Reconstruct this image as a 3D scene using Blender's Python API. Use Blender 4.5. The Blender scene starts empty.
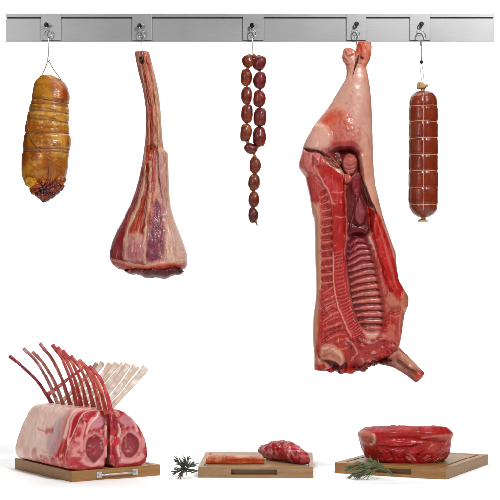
import bpy, bmesh, math, random
import numpy as np
from mathutils import Vector, Matrix

random.seed(7)
PI = math.pi
D = 7.0            # camera distance to the hanging plane
H = 0.928          # camera height above the table surface
TOP = 0.044        # thickness of a cutting board
sc = bpy.context.scene
COL = sc.collection

# ------------------------------------------------------------------ helpers
def sx(y=0.0): return 0.004 * (D + y) / D
def P(px, py, y=0.0):
    s = sx(y); return Vector(((px - 250) * s, y, (250 - py) * s))
K = 0.67; SAT = 1.16
def C(h, k=None):
    sat = SAT if k is None else 1.0
    k = K if k is None else k
    v = np.array([int(h[i:i+2], 16) / 255 for i in (0, 2, 4)])
    v = np.where(v <= .04045, v / 12.92, ((v + .055) / 1.055) ** 2.4)
    l = v @ np.array([.3, .59, .11]); v = np.clip(l + (v - l) * sat, .002, 1)
    return v * k
def sst(a, b, x):
    t = np.clip((x - a) / (b - a + 1e-9), 0, 1); return t * t * (3 - 2 * t)

_T = np.random.default_rng(3).random((64, 64, 64)).astype(np.float32)
def vnoise(p, scale, seed=0):
    q = np.asarray(p, float) / scale + seed * 7.31 + 100
    i = np.floor(q).astype(int); f = q - i; f = f * f * (3 - 2 * f)
    i0 = i & 63; i1 = (i + 1) & 63
    r = 0
    for a in (0, 1):
        wx = f[..., 0] if a else 1 - f[..., 0]; ix = (i1 if a else i0)[..., 0]
        for b in (0, 1):
            wy = f[..., 1] if b else 1 - f[..., 1]; iy = (i1 if b else i0)[..., 1]
            for c in (0, 1):
                wz = f[..., 2] if c else 1 - f[..., 2]; iz = (i1 if c else i0)[..., 2]
                r = r + wx * wy * wz * _T[ix, iy, iz]
    return r * 2 - 1
def fbm(p, scale, seed=0, o=3):
    r = 0; a = 1; t = 0
    for k in range(o):
        r = r + a * vnoise(p, scale / 2 ** k, seed + k * 3); t += a; a *= .5
    return r / t

def tag(o, label=None, cat=None, group=None, kind=None):
    if label: o['label'] = label
    if cat: o['category'] = cat
    if group: o['group'] = group
    if kind: o['kind'] = kind
    return o
def empty(name, loc, rz=0):
    o = bpy.data.objects.new(name, None); COL.objects.link(o)
    o.location = loc; o.rotation_euler = (0, 0, rz); o.empty_display_size = .02
    return o
def link(name, me, mat, parent=None, loc=None):
    me.materials.append(mat)
    o = bpy.data.objects.new(name, me); COL.objects.link(o)
    if parent: o.parent = parent
    if loc is not None: o.location = loc
    return o
def grid_mesh(name, V, col=None, close=True, caps=True):
    """V (R,N,3) rings; closed round; ends shut with a fan"""
    R, N = V.shape[:2]
    v = V.reshape(-1, 3)
    r = np.arange(R - 1)[:, None]; n = np.arange(N if close else N - 1)[None, :]
    n2 = (n + 1) % N
    F = np.stack([r * N + n, r * N + n2, (r + 1) * N + n2, (r + 1) * N + n], -1).reshape(-1, 4)
    loops = F.reshape(-1).tolist(); starts = (np.arange(len(F)) * 4).tolist(); tot = [4] * len(F)
    if caps:
        c0 = len(v); v = np.vstack([v, V[0].mean(0), V[-1].mean(0)])
        if col is not None: col = np.vstack([col.reshape(-1, 3), col[0].mean(0), col[-1].mean(0)])
        for k in range(N):
            k2 = (k + 1) % N
            starts.append(len(loops)); loops += [c0, k2, k]; tot.append(3)
            starts.append(len(loops)); loops += [c0 + 1, (R - 1) * N + k, (R - 1) * N + k2]; tot.append(3)
    me = bpy.data.meshes.new(name)
    me.vertices.add(len(v)); me.vertices.foreach_set('co', v.astype(np.float32).ravel())
    me.loops.add(len(loops)); me.loops.foreach_set('vertex_index', loops)
    me.polygons.add(len(tot)); me.polygons.foreach_set('loop_start', starts); me.polygons.foreach_set('loop_total', tot)
    me.update(calc_edges=True); me.validate()
    me.polygons.foreach_set('use_smooth', [True] * len(me.polygons))
    if col is not None:
        a = me.color_attributes.new('Col', 'FLOAT_COLOR', 'POINT')
        c = np.ones((len(v), 4), np.float32); c[:, :3] = np.clip(col.reshape(-1, 3), 0.003, 1)
        a.data.foreach_set('color', c.ravel())
    return me
def join_meshes(name, list_me):
    bm = bmesh.new()
    for m in list_me: bm.from_mesh(m)
    me = bpy.data.meshes.new(name); bm.to_mesh(me); bm.free()
    for m in list_me: bpy.data.meshes.remove(m)
    return me
def gsm(a, k):
    if k < 1: return a
    x = np.arange(-3 * k, 3 * k + 1); w = np.exp(-x * x / (2 * k * k)); w /= w.sum()
    return np.convolve(np.pad(a, 3 * k, mode='edge'), w, 'valid')
def catmull(pts, n):
    p = np.array(pts, float)
    if len(p) == 2: 
        t = np.linspace(0, 1, n)[:, None]; return p[0] * (1 - t) + p[1] * t
    q = np.vstack([2 * p[0] - p[1], p, 2 * p[-1] - p[-2]])
    out = []
    L = np.linspace(0, len(p) - 1 - 1e-6, n)
    for l in L:
        i = int(l); t = l - i; a, b, c, d = q[i:i+4]
        out.append(.5 * ((2 * b) + (-a + c) * t + (2*a - 5*b + 4*c - d) * t*t + (-a + 3*b - 3*c + d) * t**3))
    return np.array(out)
def tube_arr(pts, rad, N=10, flat=1.0):
    """rings of a tube through pts; rad scalar or array"""
    p = np.array(pts, float); n = len(p)
    r = np.ones(n) * rad if np.isscalar(rad) else np.interp(np.linspace(0, 1, n), np.linspace(0, 1, len(rad)), rad)
    t = np.gradient(p, axis=0); t /= np.linalg.norm(t, axis=1)[:, None] + 1e-12
    up = np.array([0, 1., 0]) if abs(t[0][1]) < .9 else np.array([1., 0, 0])
    V = np.zeros((n, N, 3)); th = np.linspace(0, 2 * PI, N, endpoint=False)
    a = up - t[0] * up.dot(t[0]); a /= np.linalg.norm(a)
    for i in range(n):
        a = a - t[i] * a.dot(t[i]); a /= np.linalg.norm(a) + 1e-12
        b = np.cross(t[i], a)
        V[i] = p[i] + r[i] * (np.cos(th)[:, None] * a * flat + np.sin(th)[:, None] * b)
    return V
def tube(name, pts, rad, mat, parent=None, N=10, n=None, flat=1.0, col=None, loc=None):
    p = catmull([tuple(q) for q in pts], n) if n else np.array([tuple(q) for q in pts])
    V = tube_arr(p, rad, N, flat)
    c = None
    if col is not None: c = np.broadcast_to(col, V.shape).copy()
    return link(name, grid_mesh(name, V, c), mat, parent, loc)

# ---------------- painted and carved surfaces, in photograph-sized units
def dseg(X, Y, pts):
    d = np.full(X.shape, 1e9); s = np.zeros(X.shape)
    L = 0; tot = sum(math.dist(pts[i], pts[i+1]) for i in range(len(pts) - 1))
    for (x0, y0), (x1, y1) in zip(pts[:-1], pts[1:]):
        ex, ey = x1 - x0, y1 - y0; l2 = ex * ex + ey * ey + 1e-9
        t = np.clip(((X - x0) * ex + (Y - y0) * ey) / l2, 0, 1)
        q = np.hypot(X - x0 - t * ex, Y - y0 - t * ey)
        m = q < d; d = np.where(m, q, d); s = np.where(m, (L + t * math.sqrt(l2)) / tot, s)
        L += math.sqrt(l2)
    return d, s
def inpoly(X, Y, pts):
    r = np.zeros(X.shape, bool); n = len(pts)
    for i in range(n):
        x0, y0 = pts[i]; x1, y1 = pts[(i + 1) % n]
        if y0 == y1: continue
        r ^= ((y0 > Y) != (y1 > Y)) & (X < (x1 - x0) * (Y - y0) / (y1 - y0) + x0)
    return r
class Paint:
    def __init__(s, X, Z, col, mask, warp=.9, seed=0, wscale=5.0):
        q = np.stack([X, Z, X * 0 + seed], -1)
        s.X = X + warp * fbm(q, wscale, seed, 2); s.Z = Z + warp * fbm(q, wscale, seed + 11, 2)
        s.col = col; s.h = np.zeros(X.shape); s.mask = mask; s.q = q
    def _sel(s, pts, m):
        a = np.array(pts); return (s.X > a[:, 0].min() - m) & (s.X < a[:, 0].max() + m) & (s.Z > a[:, 1].min() - m) & (s.Z < a[:, 1].max() + m)
    def line(s, pts, w, c=None, a=1., h=0., soft=.5, taper=(1, 1, 1), round=True):
        k = s._sel(pts, w * 3 + 1)
        if not k.any(): return
        if len(pts) > 2: pts = [tuple(q) for q in catmull(pts, len(pts) * 5)]
        d, t = dseg(s.X[k], s.Z[k], pts)
        ww = w * np.interp(t, np.linspace(0, 1, len(taper)), taper)
        f = (1 - sst(ww * (1 - soft), ww * (1 + soft), d)) * s.mask[k]
        if c is not None: s.col[k] += (C(c) - s.col[k]) * (f * a)[:, None]
        if h: s.h[k] += h * (np.sqrt(np.clip(1 - (d / (ww * 1.2)) ** 2, 0, 1)) * s.mask[k] if round else f)
    def poly(s, pts, c=None, a=1., h=0., soft=1.5, hsoft=None, noise=0., dome=0.):
        k = s._sel(pts, soft * 3 + 2)
        if not k.any(): return
        pts = [tuple(q) for q in catmull(list(pts) + [pts[0]], len(pts) * 4)]
        d, _ = dseg(s.X[k], s.Z[k], pts); ins = inpoly(s.X[k], s.Z[k], pts)
        sd = np.where(ins, d, -d)
        f = sst(-soft, soft, sd) * s.mask[k]
        if noise: f = f * np.clip(1 - noise * (.5 + .8 * fbm(s.q[k], 6, 5, 3)), 0, 1)
        if c is not None: s.col[k] += (C(c) - s.col[k]) * (f * a)[:, None]
        hs = hsoft or soft
        g = sst(-hs, hs, sd) * s.mask[k]
        if h: s.h[k] += h * g
        if dome: s.h[k] += dome * np.sqrt(np.clip(sd / (sd.max() + 1e-6), 0, 1)) * s.mask[k]
    def blotch(s, c, scale, thr=.1, a=.6, seed=0, stretch=(1, 1), soft=.25):
        q = s.q * np.array([1 / stretch[0], 1 / stretch[1], 1])
        f = sst(thr, thr + soft, fbm(q, scale, seed, 4)) * s.mask * a
        s.col += (C(c) - s.col) * f[..., None]

def rows_loft(left, right, y0, y1, dr, N, df, db, ef=.8, eb=1., sm=3):
    """body between a left and a right outline; df/db = [(row, depth)] towards and away from the viewer"""
    n = int((y1 - y0) / dr) + 1
    Z = np.linspace(y0, y1, n)
    f = lambda L, k=sm: gsm(np.interp(Z, [p[1] for p in L], [p[0] for p in L]), k)
    g = lambda L: gsm(np.interp(Z, [p[0] for p in L], [p[1] for p in L]), 6)
    l, r = f(left), f(right); a, b = g(df), g(db)
    th = np.linspace(0, 2 * PI, N, endpoint=False)
    c, s = np.cos(th), np.sin(th)
    X = ((l + r) / 2)[:, None] + ((r - l) / 2)[:, None] * c[None]
    Y = np.where(s[None] > 0, -a[:, None] * np.abs(s[None]) ** ef, b[:, None] * np.abs(s[None]) ** eb)
    ZZ = np.repeat(Z[:, None], N, 1)
    return X, Y, ZZ, th, (l, r)
def cap(V, k=6, bulge=.35, which='both'):
    """round off the ends of a stack of rings (last axis x,y,z)"""
    out = [V]
    for end in ((0,) if which == 'start' else (1,) if which == 'end' else (0, 1)):
        ring = V[0] if end == 0 else V[-1]; nxt = V[1] if end == 0 else V[-2]
        c = ring.mean(0); dr = c - nxt.mean(0); dr = dr / (np.linalg.norm(dr) + 1e-9)
        rad = np.linalg.norm(ring - c, axis=1).mean()
        L = []
        for j in range(1, k + 1):
            a = j / k * PI / 2 * .97
            L.append(c + (ring - c) * math.cos(a) + dr * rad * bulge * math.sin(a))
        if end == 0: out.insert(0, np.array(L[::-1]))
        else: out.append(np.array(L))
    return np.concatenate(out)
def ext(A, k, which='both'):
    """repeat end rows of an attribute array for the cap rings"""
    L = [A]
    if which in ('both', 'start'): L.insert(0, np.repeat(A[:1], k, 0))
    if which in ('both', 'end'): L.append(np.repeat(A[-1:], k, 0))
    return np.concatenate(L)
def to_m(V, cx, cy, y0):
    s = sx(y0)
    return np.stack([(V[..., 0] - cx) * s, V[..., 1] * s, (cy - V[..., 2]) * s], -1)

# ------------------------------------------------------------------ materials
def mat(name):
    m = bpy.data.materials.new(name); m.use_nodes = True
    nt = m.node_tree; return m, nt, nt.nodes['Principled BSDF']
def N_(nt, t, **k):
    n = nt.nodes.new(t)
    for a, b in k.items():
        if a in n.inputs: n.inputs[a].default_value = b
        else: setattr(n, a, b)
    return n
def meat_mat(name, rough=.34, coat=.25, sss=.12, speck=.22, nscale=90, stretch=(1, 1, 1), bump=.35, fine=420, tint=(.55, .1, .08), spec=.26, detail=6):
    m, nt, b = mat(name); L = nt.links.new
    at = N_(nt, 'ShaderNodeAttribute', attribute_name='Col')
    tc = N_(nt, 'ShaderNodeTexCoord'); mp = N_(nt, 'ShaderNodeMapping'); mp.inputs['Scale'].default_value = stretch
    L(tc.outputs['Object'], mp.inputs['Vector'])
    n1 = N_(nt, 'ShaderNodeTexNoise', Scale=nscale, Detail=detail, Roughness=.65); L(mp.outputs[0], n1.inputs['Vector'])
    n2 = N_(nt, 'ShaderNodeTexNoise', Scale=fine, Detail=4, Roughness=.6); L(mp.outputs[0], n2.inputs['Vector'])
    hs = N_(nt, 'ShaderNodeMapRange'); hs.inputs['From Min'].default_value = .3; hs.inputs['From Max'].default_value = .7
    hs.inputs['To Min'].default_value = 1 - speck; hs.inputs['To Max'].default_value = 1 + speck
    L(n1.outputs['Fac'], hs.inputs['Value'])
    mul = N_(nt, 'ShaderNodeVectorMath', operation='SCALE'); L(at.outputs['Color'], mul.inputs[0]); L(hs.outputs[0], mul.inputs['Scale'])
    L(mul.outputs[0], b.inputs['Base Color'])
    rr = N_(nt, 'ShaderNodeMapRange'); rr.inputs['To Min'].default_value = rough - .14; rr.inputs['To Max'].default_value = rough + .2
    L(n2.outputs['Fac'], rr.inputs['Value']); L(rr.outputs[0], b.inputs['Roughness'])
    ad = N_(nt, 'ShaderNodeMath', operation='MULTIPLY_ADD'); ad.inputs[1].default_value = .35
    L(n2.outputs['Fac'], ad.inputs[0]); L(n1.outputs['Fac'], ad.inputs[2])
    bp = N_(nt, 'ShaderNodeBump', Strength=bump, Distance=.004); L(ad.outputs[0], bp.inputs['Height']); L(bp.outputs[0], b.inputs['Normal'])
    b.inputs['Subsurface Weight'].default_value = sss; b.inputs['Subsurface Radius'].default_value = (.012, .004, .003)
    b.inputs['Subsurface Scale'].default_value = .5
    b.inputs['Specular IOR Level'].default_value = spec
    b.inputs['Coat Weight'].default_value = coat; b.inputs['Coat Roughness'].default_value = .2
    return m
def plain(name, c, rough=.5, metal=0., k=1., bump=0., bs=300, var=.0):
    m, nt, b = mat(name); L = nt.links.new
    col = tuple(C(c, k)) + (1,)
    b.inputs['Roughness'].default_value = rough; b.inputs['Metallic'].default_value = metal
    tc = N_(nt, 'ShaderNodeTexCoord'); n = N_(nt, 'ShaderNodeTexNoise', Scale=bs, Detail=4); L(tc.outputs['Object'], n.inputs['Vector'])
    mx = N_(nt, 'ShaderNodeMix', data_type='RGBA'); mx.inputs[6].default_value = tuple(x * (1 - var) for x in col[:3]) + (1,)
    mx.inputs[7].default_value = tuple(min(1, x * (1 + var)) for x in col[:3]) + (1,)
    L(n.outputs['Fac'], mx.inputs[0]); L(mx.outputs[2], b.inputs['Base Color'])
    if bump:
        bp = N_(nt, 'ShaderNodeBump', Strength=bump, Distance=.001); L(n.outputs['Fac'], bp.inputs['Height']); L(bp.outputs[0], b.inputs['Normal'])
    return m
def brushed(name, c, rough, k=1.):
    m, nt, b = mat(name); L = nt.links.new
    tc = N_(nt, 'ShaderNodeTexCoord'); mp = N_(nt, 'ShaderNodeMapping'); mp.inputs['Scale'].default_value = (1.2, 60, 60)
    L(tc.outputs['Object'], mp.inputs['Vector'])
    n = N_(nt, 'ShaderNodeTexNoise', Scale=9, Detail=6, Roughness=.7); L(mp.outputs[0], n.inputs['Vector'])
    n2 = N_(nt, 'ShaderNodeTexNoise', Scale=3, Detail=3); L(tc.outputs['Object'], n2.inputs['Vector'])
    col = C(c, k)
    r = N_(nt, 'ShaderNodeValToRGB'); r.color_ramp.elements[0].position = .3; r.color_ramp.elements[1].position = .7
    r.color_ramp.elements[0].color = tuple(col * .9) + (1,); r.color_ramp.elements[1].color = tuple(col * 1.06) + (1,)
    L(n.outputs['Fac'], r.inputs[0]); L(r.outputs[0], b.inputs['Base Color'])
    b.inputs['Metallic'].default_value = .85
    rr = N_(nt, 'ShaderNodeMapRange'); rr.inputs['To Min'].default_value = rough - .08; rr.inputs['To Max'].default_value = rough + .1
    L(n2.outputs['Fac'], rr.inputs['Value']); L(rr.outputs[0], b.inputs['Roughness'])
    bp = N_(nt, 'ShaderNodeBump', Strength=.12, Distance=.0005); L(n.outputs['Fac'], bp.inputs['Height']); L(bp.outputs[0], b.inputs['Normal'])
    return m
def wood(name, dark, light, k=.8, axis=0, rough=.5):
    m, nt, b = mat(name); L = nt.links.new
    tc = N_(nt, 'ShaderNodeTexCoord'); mp = N_(nt, 'ShaderNodeMapping')
    s = [26, 26, 26]; s[axis] = 1.6; mp.inputs['Scale'].default_value = s
    L(tc.outputs['Object'], mp.inputs['Vector'])
    n = N_(nt, 'ShaderNodeTexNoise', Scale=3.2, Detail=8, Roughness=.68, Distortion=.6); L(mp.outputs[0], n.inputs['Vector'])
    n3 = N_(nt, 'ShaderNodeTexNoise', Scale=22, Detail=4, Roughness=.8); L(mp.outputs[0], n3.inputs['Vector'])
    n2 = N_(nt, 'ShaderNodeTexNoise', Scale=7, Detail=2); L(tc.outputs['Object'], n2.inputs['Vector'])
    r = N_(nt, 'ShaderNodeValToRGB'); e = r.color_ramp.elements
    e[0].position = .32; e[0].color = tuple(C(dark, k)) + (1,); e[1].position = .66; e[1].color = tuple(C(light, k)) + (1,)
    L(n.outputs['Fac'], r.inputs[0])
    mr = N_(nt, 'ShaderNodeMapRange'); mr.inputs['From Min'].default_value = .35; mr.inputs['From Max'].default_value = .6
    mr.inputs['To Min'].default_value = .72; mr.inputs['To Max'].default_value = 1.04; L(n3.outputs['Fac'], mr.inputs['Value'])
    m2 = N_(nt, 'ShaderNodeMapRange'); m2.inputs['To Min'].default_value = .85; m2.inputs['To Max'].default_value = 1.15; L(n2.outputs['Fac'], m2.inputs['Value'])
    mm = N_(nt, 'ShaderNodeMath', operation='MULTIPLY'); L(mr.outputs[0], mm.inputs[0]); L(m2.outputs[0], mm.inputs[1])
    v = N_(nt, 'ShaderNodeVectorMath', operation='SCALE'); L(r.outputs[0], v.inputs[0]); L(mm.outputs[0], v.inputs['Scale'])
    L(v.outputs[0], b.inputs['Base Color']); b.inputs['Roughness'].default_value = rough
    bp = N_(nt, 'ShaderNodeBump', Strength=.25, Distance=.001); L(n3.outputs['Fac'], bp.inputs['Height']); L(bp.outputs[0], b.inputs['Normal'])
    return m

M_ham = meat_mat('smoked_skin', rough=.3, coat=.28, sss=.03, speck=.34, nscale=38, bump=.45, fine=200)
M_meat = meat_mat('fresh_meat', rough=.34, coat=.2, sss=.05, speck=.2, nscale=70, stretch=(1.6, 1.6, .6), bump=.6)
M_carc = meat_mat('carcass_meat', rough=.36, coat=.25, sss=.04, speck=.12, nscale=60, stretch=(1.4, 1.4, .7), bump=.3, fine=330)
M_fat = meat_mat('fat_and_meat', rough=.38, coat=.22, sss=.06, speck=.05, nscale=45, bump=.22, fine=300)
M_saus = meat_mat('sausage_casing', rough=.25, coat=.3, sss=.02, speck=.4, nscale=60, bump=.6, fine=500)
M_sal = meat_mat('salami_casing', rough=.28, coat=.4, sss=.02, speck=.16, nscale=120, stretch=(2.5, 2.5, .35), bump=.2, fine=500)
M_bone = meat_mat('rib_bone', rough=.42, coat=.15, sss=.08, speck=.1, nscale=60, stretch=(1, 1, 1), bump=.4, fine=400)
M_string = plain('butcher_string', 'c9a37a', .8, bump=.4, bs=900, var=.25, k=.7)
M_hamstring = plain('smoked_string', '9c6230', .6, bump=.4, bs=900, var=.25, k=.8)
M_salstring = plain('salami_string', 'd9a488', .7, bump=.4, bs=900, var=.2, k=.8)
M_clip = plain('tied_casing_end', 'c09a62', .6, bump=.5, bs=300, var=.3, k=.75)
M_steel = brushed('brushed_steel', 'cfcfd0', .40, .66)
M_plate = brushed('plate_steel', 'd2d2d3', .39, .67)
M_chrome = plain('chrome_wire', '96979a', .25, .9, bs=60, var=.15)
M_nickel = plain('satin_nickel', 'cfcfcf', .34, .75, bs=80, var=.08, k=.95)
M_dark = plain('blackened_screw', '141414', .35, .6, bs=100, var=.2)
M_twine = plain('dark_wire', '56504a', .5, .3, bs=200, var=.2)
M_wood_a = wood('oak_board', 'b5783a', 'dda45f', k=.54, rough=.42)
M_wood_b = wood('beech_board', 'b98656', 'deb07c', k=.5, rough=.4)
M_wood_c = wood('acacia_board', 'ae7636', 'd9a058', k=.5, rough=.4)
M_green = plain('rosemary_leaf', '56663a', .5, bs=200, var=.45, k=.8)
M_dgreen = plain('dark_rosemary_leaf', '33432f', .45, bs=200, var=.4, k=.8)
M_stem = plain('rosemary_stem', '5d5a38', .6, bs=200, var=.2, k=.8)

# ------------------------------------------------------------------ seamless white backdrop
def backdrop():
    bm = bmesh.new(); prof = [(-2.6, -H), (-1, -H), (3.0, -H)]
    for i in range(1, 17):
        a = i / 16 * PI / 2; prof.append((3.0 + 1.2 * math.sin(a), -H + 1.2 * (1 - math.cos(a))))
    prof.append((4.2, 3.2))
    rows = [[bm.verts.new((x, y, z)) for x in (-2.5, 0, 2.5)] for y, z in prof]
    for a, b in zip(rows[:-1], rows[1:]):
        for k in (0, 1): bm.faces.new((a[k], a[k+1], b[k+1], b[k]))
    me = bpy.data.meshes.new('backdrop'); bm.to_mesh(me); bm.free()
    me.polygons.foreach_set('use_smooth', [True] * len(me.polygons))
    m = plain('white_paper', 'ffffff', .9, bs=3, var=.005, k=.93)
    tag(link('backdrop', me, m), 'plain white seamless backdrop surface', 'backdrop', kind='structure')
backdrop()

# ------------------------------------------------------------------ rail
def box(bm, x0, x1, y0, y1, z0, z1):
    r = bmesh.ops.create_cube(bm, size=1.)
    for v in r['verts']:
        v.co = Vector(((x0 + x1) / 2 + v.co.x * (x1 - x0), (y0 + y1) / 2 + v.co.y * (y1 - y0), (z0 + z1) / 2 + v.co.z * (z1 - z0)))
def boxobj(name, boxes, m, parent, bev=.0008, seg=2):
    bm = bmesh.new()
    for b in boxes: box(bm, *b)
    me = bpy.data.meshes.new(name); bm.to_mesh(me); bm.free()
    o = link(name, me, m, parent)
    if bev:
        md = o.modifiers.new('b', 'BEVEL'); md.width = bev; md.segments = seg; md.limit_method = 'ANGLE'
    return o
YF = .030
def Pz(py, y=YF): return (250 - py) * sx(y)
def Px(px, y=YF): return (px - 250) * sx(y)
rail = empty('hanging_rail', (0, YF, Pz(28)))
tag(rail, 'long grey steel rail with five hook plates that the meats hang from', 'rail')
z0 = Pz(28)
xl, xr = Px(6.2), Px(494)
boxobj('rail_face', [(xl, xr, 0, .012, Pz(41) - z0, Pz(18.3) - z0)], M_steel, rail)
boxobj('top_lip', [(xl - .001, xr + .001, -.005, .050, Pz(17.2) - z0, Pz(13.6) - z0)], M_steel, rail)
boxobj('back_channel', [(xl + .002, xr - .002, .0125, .048, Pz(38) - z0, Pz(17.4) - z0), ], M_dark, rail)  # coloured dark so the slot under the lip reads as a shadow line
boxobj('bottom_lip', [(xl, xr, -.0028, .014, Pz(41.6) - z0, Pz(40.9) - z0)], M_steel, rail, .0004)
hooks_x = [48.5, 141.5, 252.5, 356, 421]
plates = [(41, 61), (132.5, 152), (243, 263.5), (346.5, 366), (410, 430)]
for (a, b), hx in zip(plates, hooks_x):
    p = boxobj('mounting_plate', [(Px(a), Px(b), -.0085, -.0032, Pz(40.2) - z0, Pz(14.6) - z0)], M_plate, rail, .0008)
    # screw stub with a head
    bm = bmesh.new()
    for (r0, ya, yb) in ((.0055, -.0085, -.020), (.0095, -.020, -.028), (.0058, -.028, -.034)):
        c = bmesh.ops.create_cone(bm, cap_ends=True, segments=20, radius1=r0, radius2=r0 * .9, depth=abs(yb - ya))
        for v in c['verts']:
            v.co = Vector((v.co.x, v.co.z + (ya + yb) / 2, v.co.y))
    me = bpy.data.meshes.new('screw'); bm.to_mesh(me); bm.free()
    s = link('screw', me, M_dark, p); s.location = (Px(hx + .3), 0, Pz(26.2) - z0)
    s.rotation_euler = (random.uniform(-.2, .2), 0, random.uniform(-.35, .35))

def ring_pts(cx, cy, r, y=0, a0=0, a1=2 * PI, n=28, ry=1.):
    return [P(cx + r * math.sin(a0 + (a1 - a0) * i / n), cy - r * ry * math.cos(a0 + (a1 - a0) * i / n), y + .0015 * math.sin(i)) for i in range(n + 1)]
def hook(idx, label, wire, rr=3.4, cy=34.5, extra=None):
    hx = hooks_x[idx]
    base = P(hx, 40, 0.004)
    t = empty('hanging_hook', base); tag(t, label, 'hook', 'wire hooks hanging on the rail')
    L = lambda q: Vector(q) - base
    tube('ring', [L(q) for q in ring_pts(hx, cy - .6, rr, .006, ry=1.15)], .0018, M_chrome, t, 8)
    # little twist of wire climbing round the screw
    tw = [L(P(hx + 2.6 * math.cos(a) * (1 - .05 * a), 31.5 - 1.05 * a + 1.6 * math.sin(a), .002 - .003 * math.sin(a))) for a in np.linspace(0, 7.5, 40)]
    tube('wire_twist', tw, .0012, M_chrome, t, 6)
    tube('wire', [L(P(*q)) for q in wire], .0017, M_chrome, t, 8, n=40)
    return t, L

# ------------------------------------------------------------------ hanging: smoked ham
def radial_pinch(X, Y, Z, ctr, rows, depth, w):
    """squeeze rings along tilted circles; rows = functions of x giving the row of the string"""
    f = np.zeros(X.shape)
    for fn in rows: f = np.maximum(f, np.exp(-((Z - fn(X)) / w) ** 2))
    k = 1 - depth * f
    return ctr[:, None] + (X - ctr[:, None]) * k, Y * k
def string_path(X, Y, Z, fn, off=1.02):
    """where the surface meets the tilted plane z = fn(x), all the way round"""
    pts = []
    ctr = (X.min(1) + X.max(1)) / 2
    for j in range(X.shape[1]):
        dz = Z[:, j] - fn(X[:, j]); i = int(np.argmin(np.abs(dz)))
        c = ctr[i]; pts.append((c + (X[i, j] - c) * off, Y[i, j] * off, Z[i, j]))
    pts.append(pts[0]); return np.array(pts)
def make_ham():
    cx, cy, y0 = 47, 140, 0
    left = [(41, 76.5), (37, 78.5), (34.5, 82), (32.8, 90), (31.5, 99), (30, 106), (28, 114), (26, 124), (24.2, 136), (22.8, 148), (21.8, 160), (21.5, 170), (22.5, 178), (26, 184), (31, 189)]
    right = [(52, 76.5), (58, 77.5), (62.5, 80), (67, 86), (69.5, 94), (69.8, 100), (69, 105), (69.5, 112), (69.3, 122), (69.3, 130), (70.8, 138), (70.8, 150), (68.5, 158), (68, 168), (66.5, 176), (64, 184), (60.5, 189)]
    X, Y, Z, th, (l, r) = rows_loft(left, right, 76.5, 189, .5, 260, [(76, 8), (84, 14), (100, 18), (150, 21), (172, 20), (182, 14), (189, 8)], [(76, 8), (84, 14), (100, 17), (150, 20), (175, 20), (189, 12)], ef=1, eb=1)
    fns = [lambda x: 101 + .06 * (x - 50) + 1.2 * np.sin(x * .12), lambda x: 104 + .10 * (x - 40), lambda x: 112.5 + .07 * (x - 50), lambda x: 121 + .1 * (x - 50),
           lambda x: 133.5 + .01 * (x - 50), lambda x: 149.6 + 0 * x, lambda x: 152 + .02 * (x - 45)]
    X, Y = radial_pinch(X, Y, Z, (l + r) / 2, fns, .055, 1.5)
    q = np.stack([X, Y * 1.2, Z], -1)
    bul = fbm(q, 15, 3, 3) * .045 + fbm(q * np.array([1, 1, .6]), 5, 9, 2) * .018
    fold = np.exp(-((Z - 118) / 32) ** 2) * .012 * np.sin(Z * 1.2 + fbm(q, 12, 2) * 5)
    bul = bul + .022 * fbm(q * np.array([.5, .5, 1.6]), 5, 19, 3) * np.exp(-((Z - 122) / 36) ** 2) + .012 * np.abs(fbm(q, 7, 23, 2))
    fac = 1 + bul * sst(76, 84, Z) + fold
    ctr = ((l + r) / 2)[:, None]; X = ctr + (X - ctr) * (1 + (fac - 1) * .5); Y = Y * fac
    col = np.broadcast_to(C('b8722c'), X.shape + (3,)).copy()
    pt = Paint(X, Z, col, np.ones(X.shape), 1.5, 4)
    pt.q = q
    X = X + 0; pt.blotch('dc9c50', 12, .0, .7, 3); pt.blotch('8c3c14', 10, .1, .6, 7)
    fr = Paint(X, Z, col, (np.sin(th) > -.1)[None] * np.ones(X.shape), 1.5, 4); fr.q = q
    fr.poly([(33, 80), (52, 76), (52, 100), (33, 99)], 'b87c28', .8, soft=4, noise=.3)
    fr.poly([(52, 82), (64, 79), (72, 92), (70, 104), (55, 101)], '8c3a16', .75, soft=3, noise=.3)
    fr.poly([(53, 85), (60, 84), (64, 94), (60, 99), (54, 93)], 'c87a48', .6, soft=2, noise=.5)
    fr.poly([(32, 107), (66, 109), (67, 128), (48, 124), (30, 112)], 'd8a456', .75, soft=3, noise=.5)
    fr.poly([(50, 135), (66, 135), (66, 158), (54, 152)], 'd9a65e', .8, soft=2, noise=.4)
    fr.poly([(24, 124), (38, 122), (40, 131), (26, 132)], 'b5511d', .7, soft=3, noise=.3)
    fr.poly([(24, 136), (30, 150), (27, 165), (22, 165)], 'a3481a', .7, soft=3)
    fr.poly([(32, 153), (38, 152), (40, 158), (33, 160)], '93401a', .6, soft=3)
    fr.poly([(50, 162), (63, 163), (66, 182), (55, 183)], '9c5c28', .8, soft=2, noise=.4)
    fr.poly([(58, 160), (65, 161), (64, 165), (59, 165)], 'b8682c', .5, soft=2, dome=1)
    R0 = random.Random(8)
    for k in range(34):
        x, y = R0.uniform(30, 64), R0.uniform(84, 182); a = R0.uniform(-.5, .6) if y < 140 else R0.uniform(.3, 1.4); L0 = R0.uniform(4, 10)
        fr.line([(x, y), (x + L0 * .5 * math.cos(a) + .6, y + L0 * .5 * math.sin(a)), (x + L0 * math.cos(a), y + L0 * math.sin(a))], R0.uniform(.5, 1.0), R0.choice(['8a4818', 'd89c50', '9c5420']), .4, h=R0.uniform(-1.0, .6), soft=.8, taper=(.3, 1, .3))
    for y in (108, 116, 126, 142):
        fr.line([(35, y), (48, y + 2), (58, y + 5)], .8, '8d4b1e', .7, soft=.8)
    for (x, y) in ((52, 138), (56, 140), (60, 143)): fr.line([(x, y), (x + 6, y + 10)], .6, '9a5a24', .7)
    Y = Y - fr.h * (np.sin(th) > 0)
    V = np.stack([X, Y, Z], -1)
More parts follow.
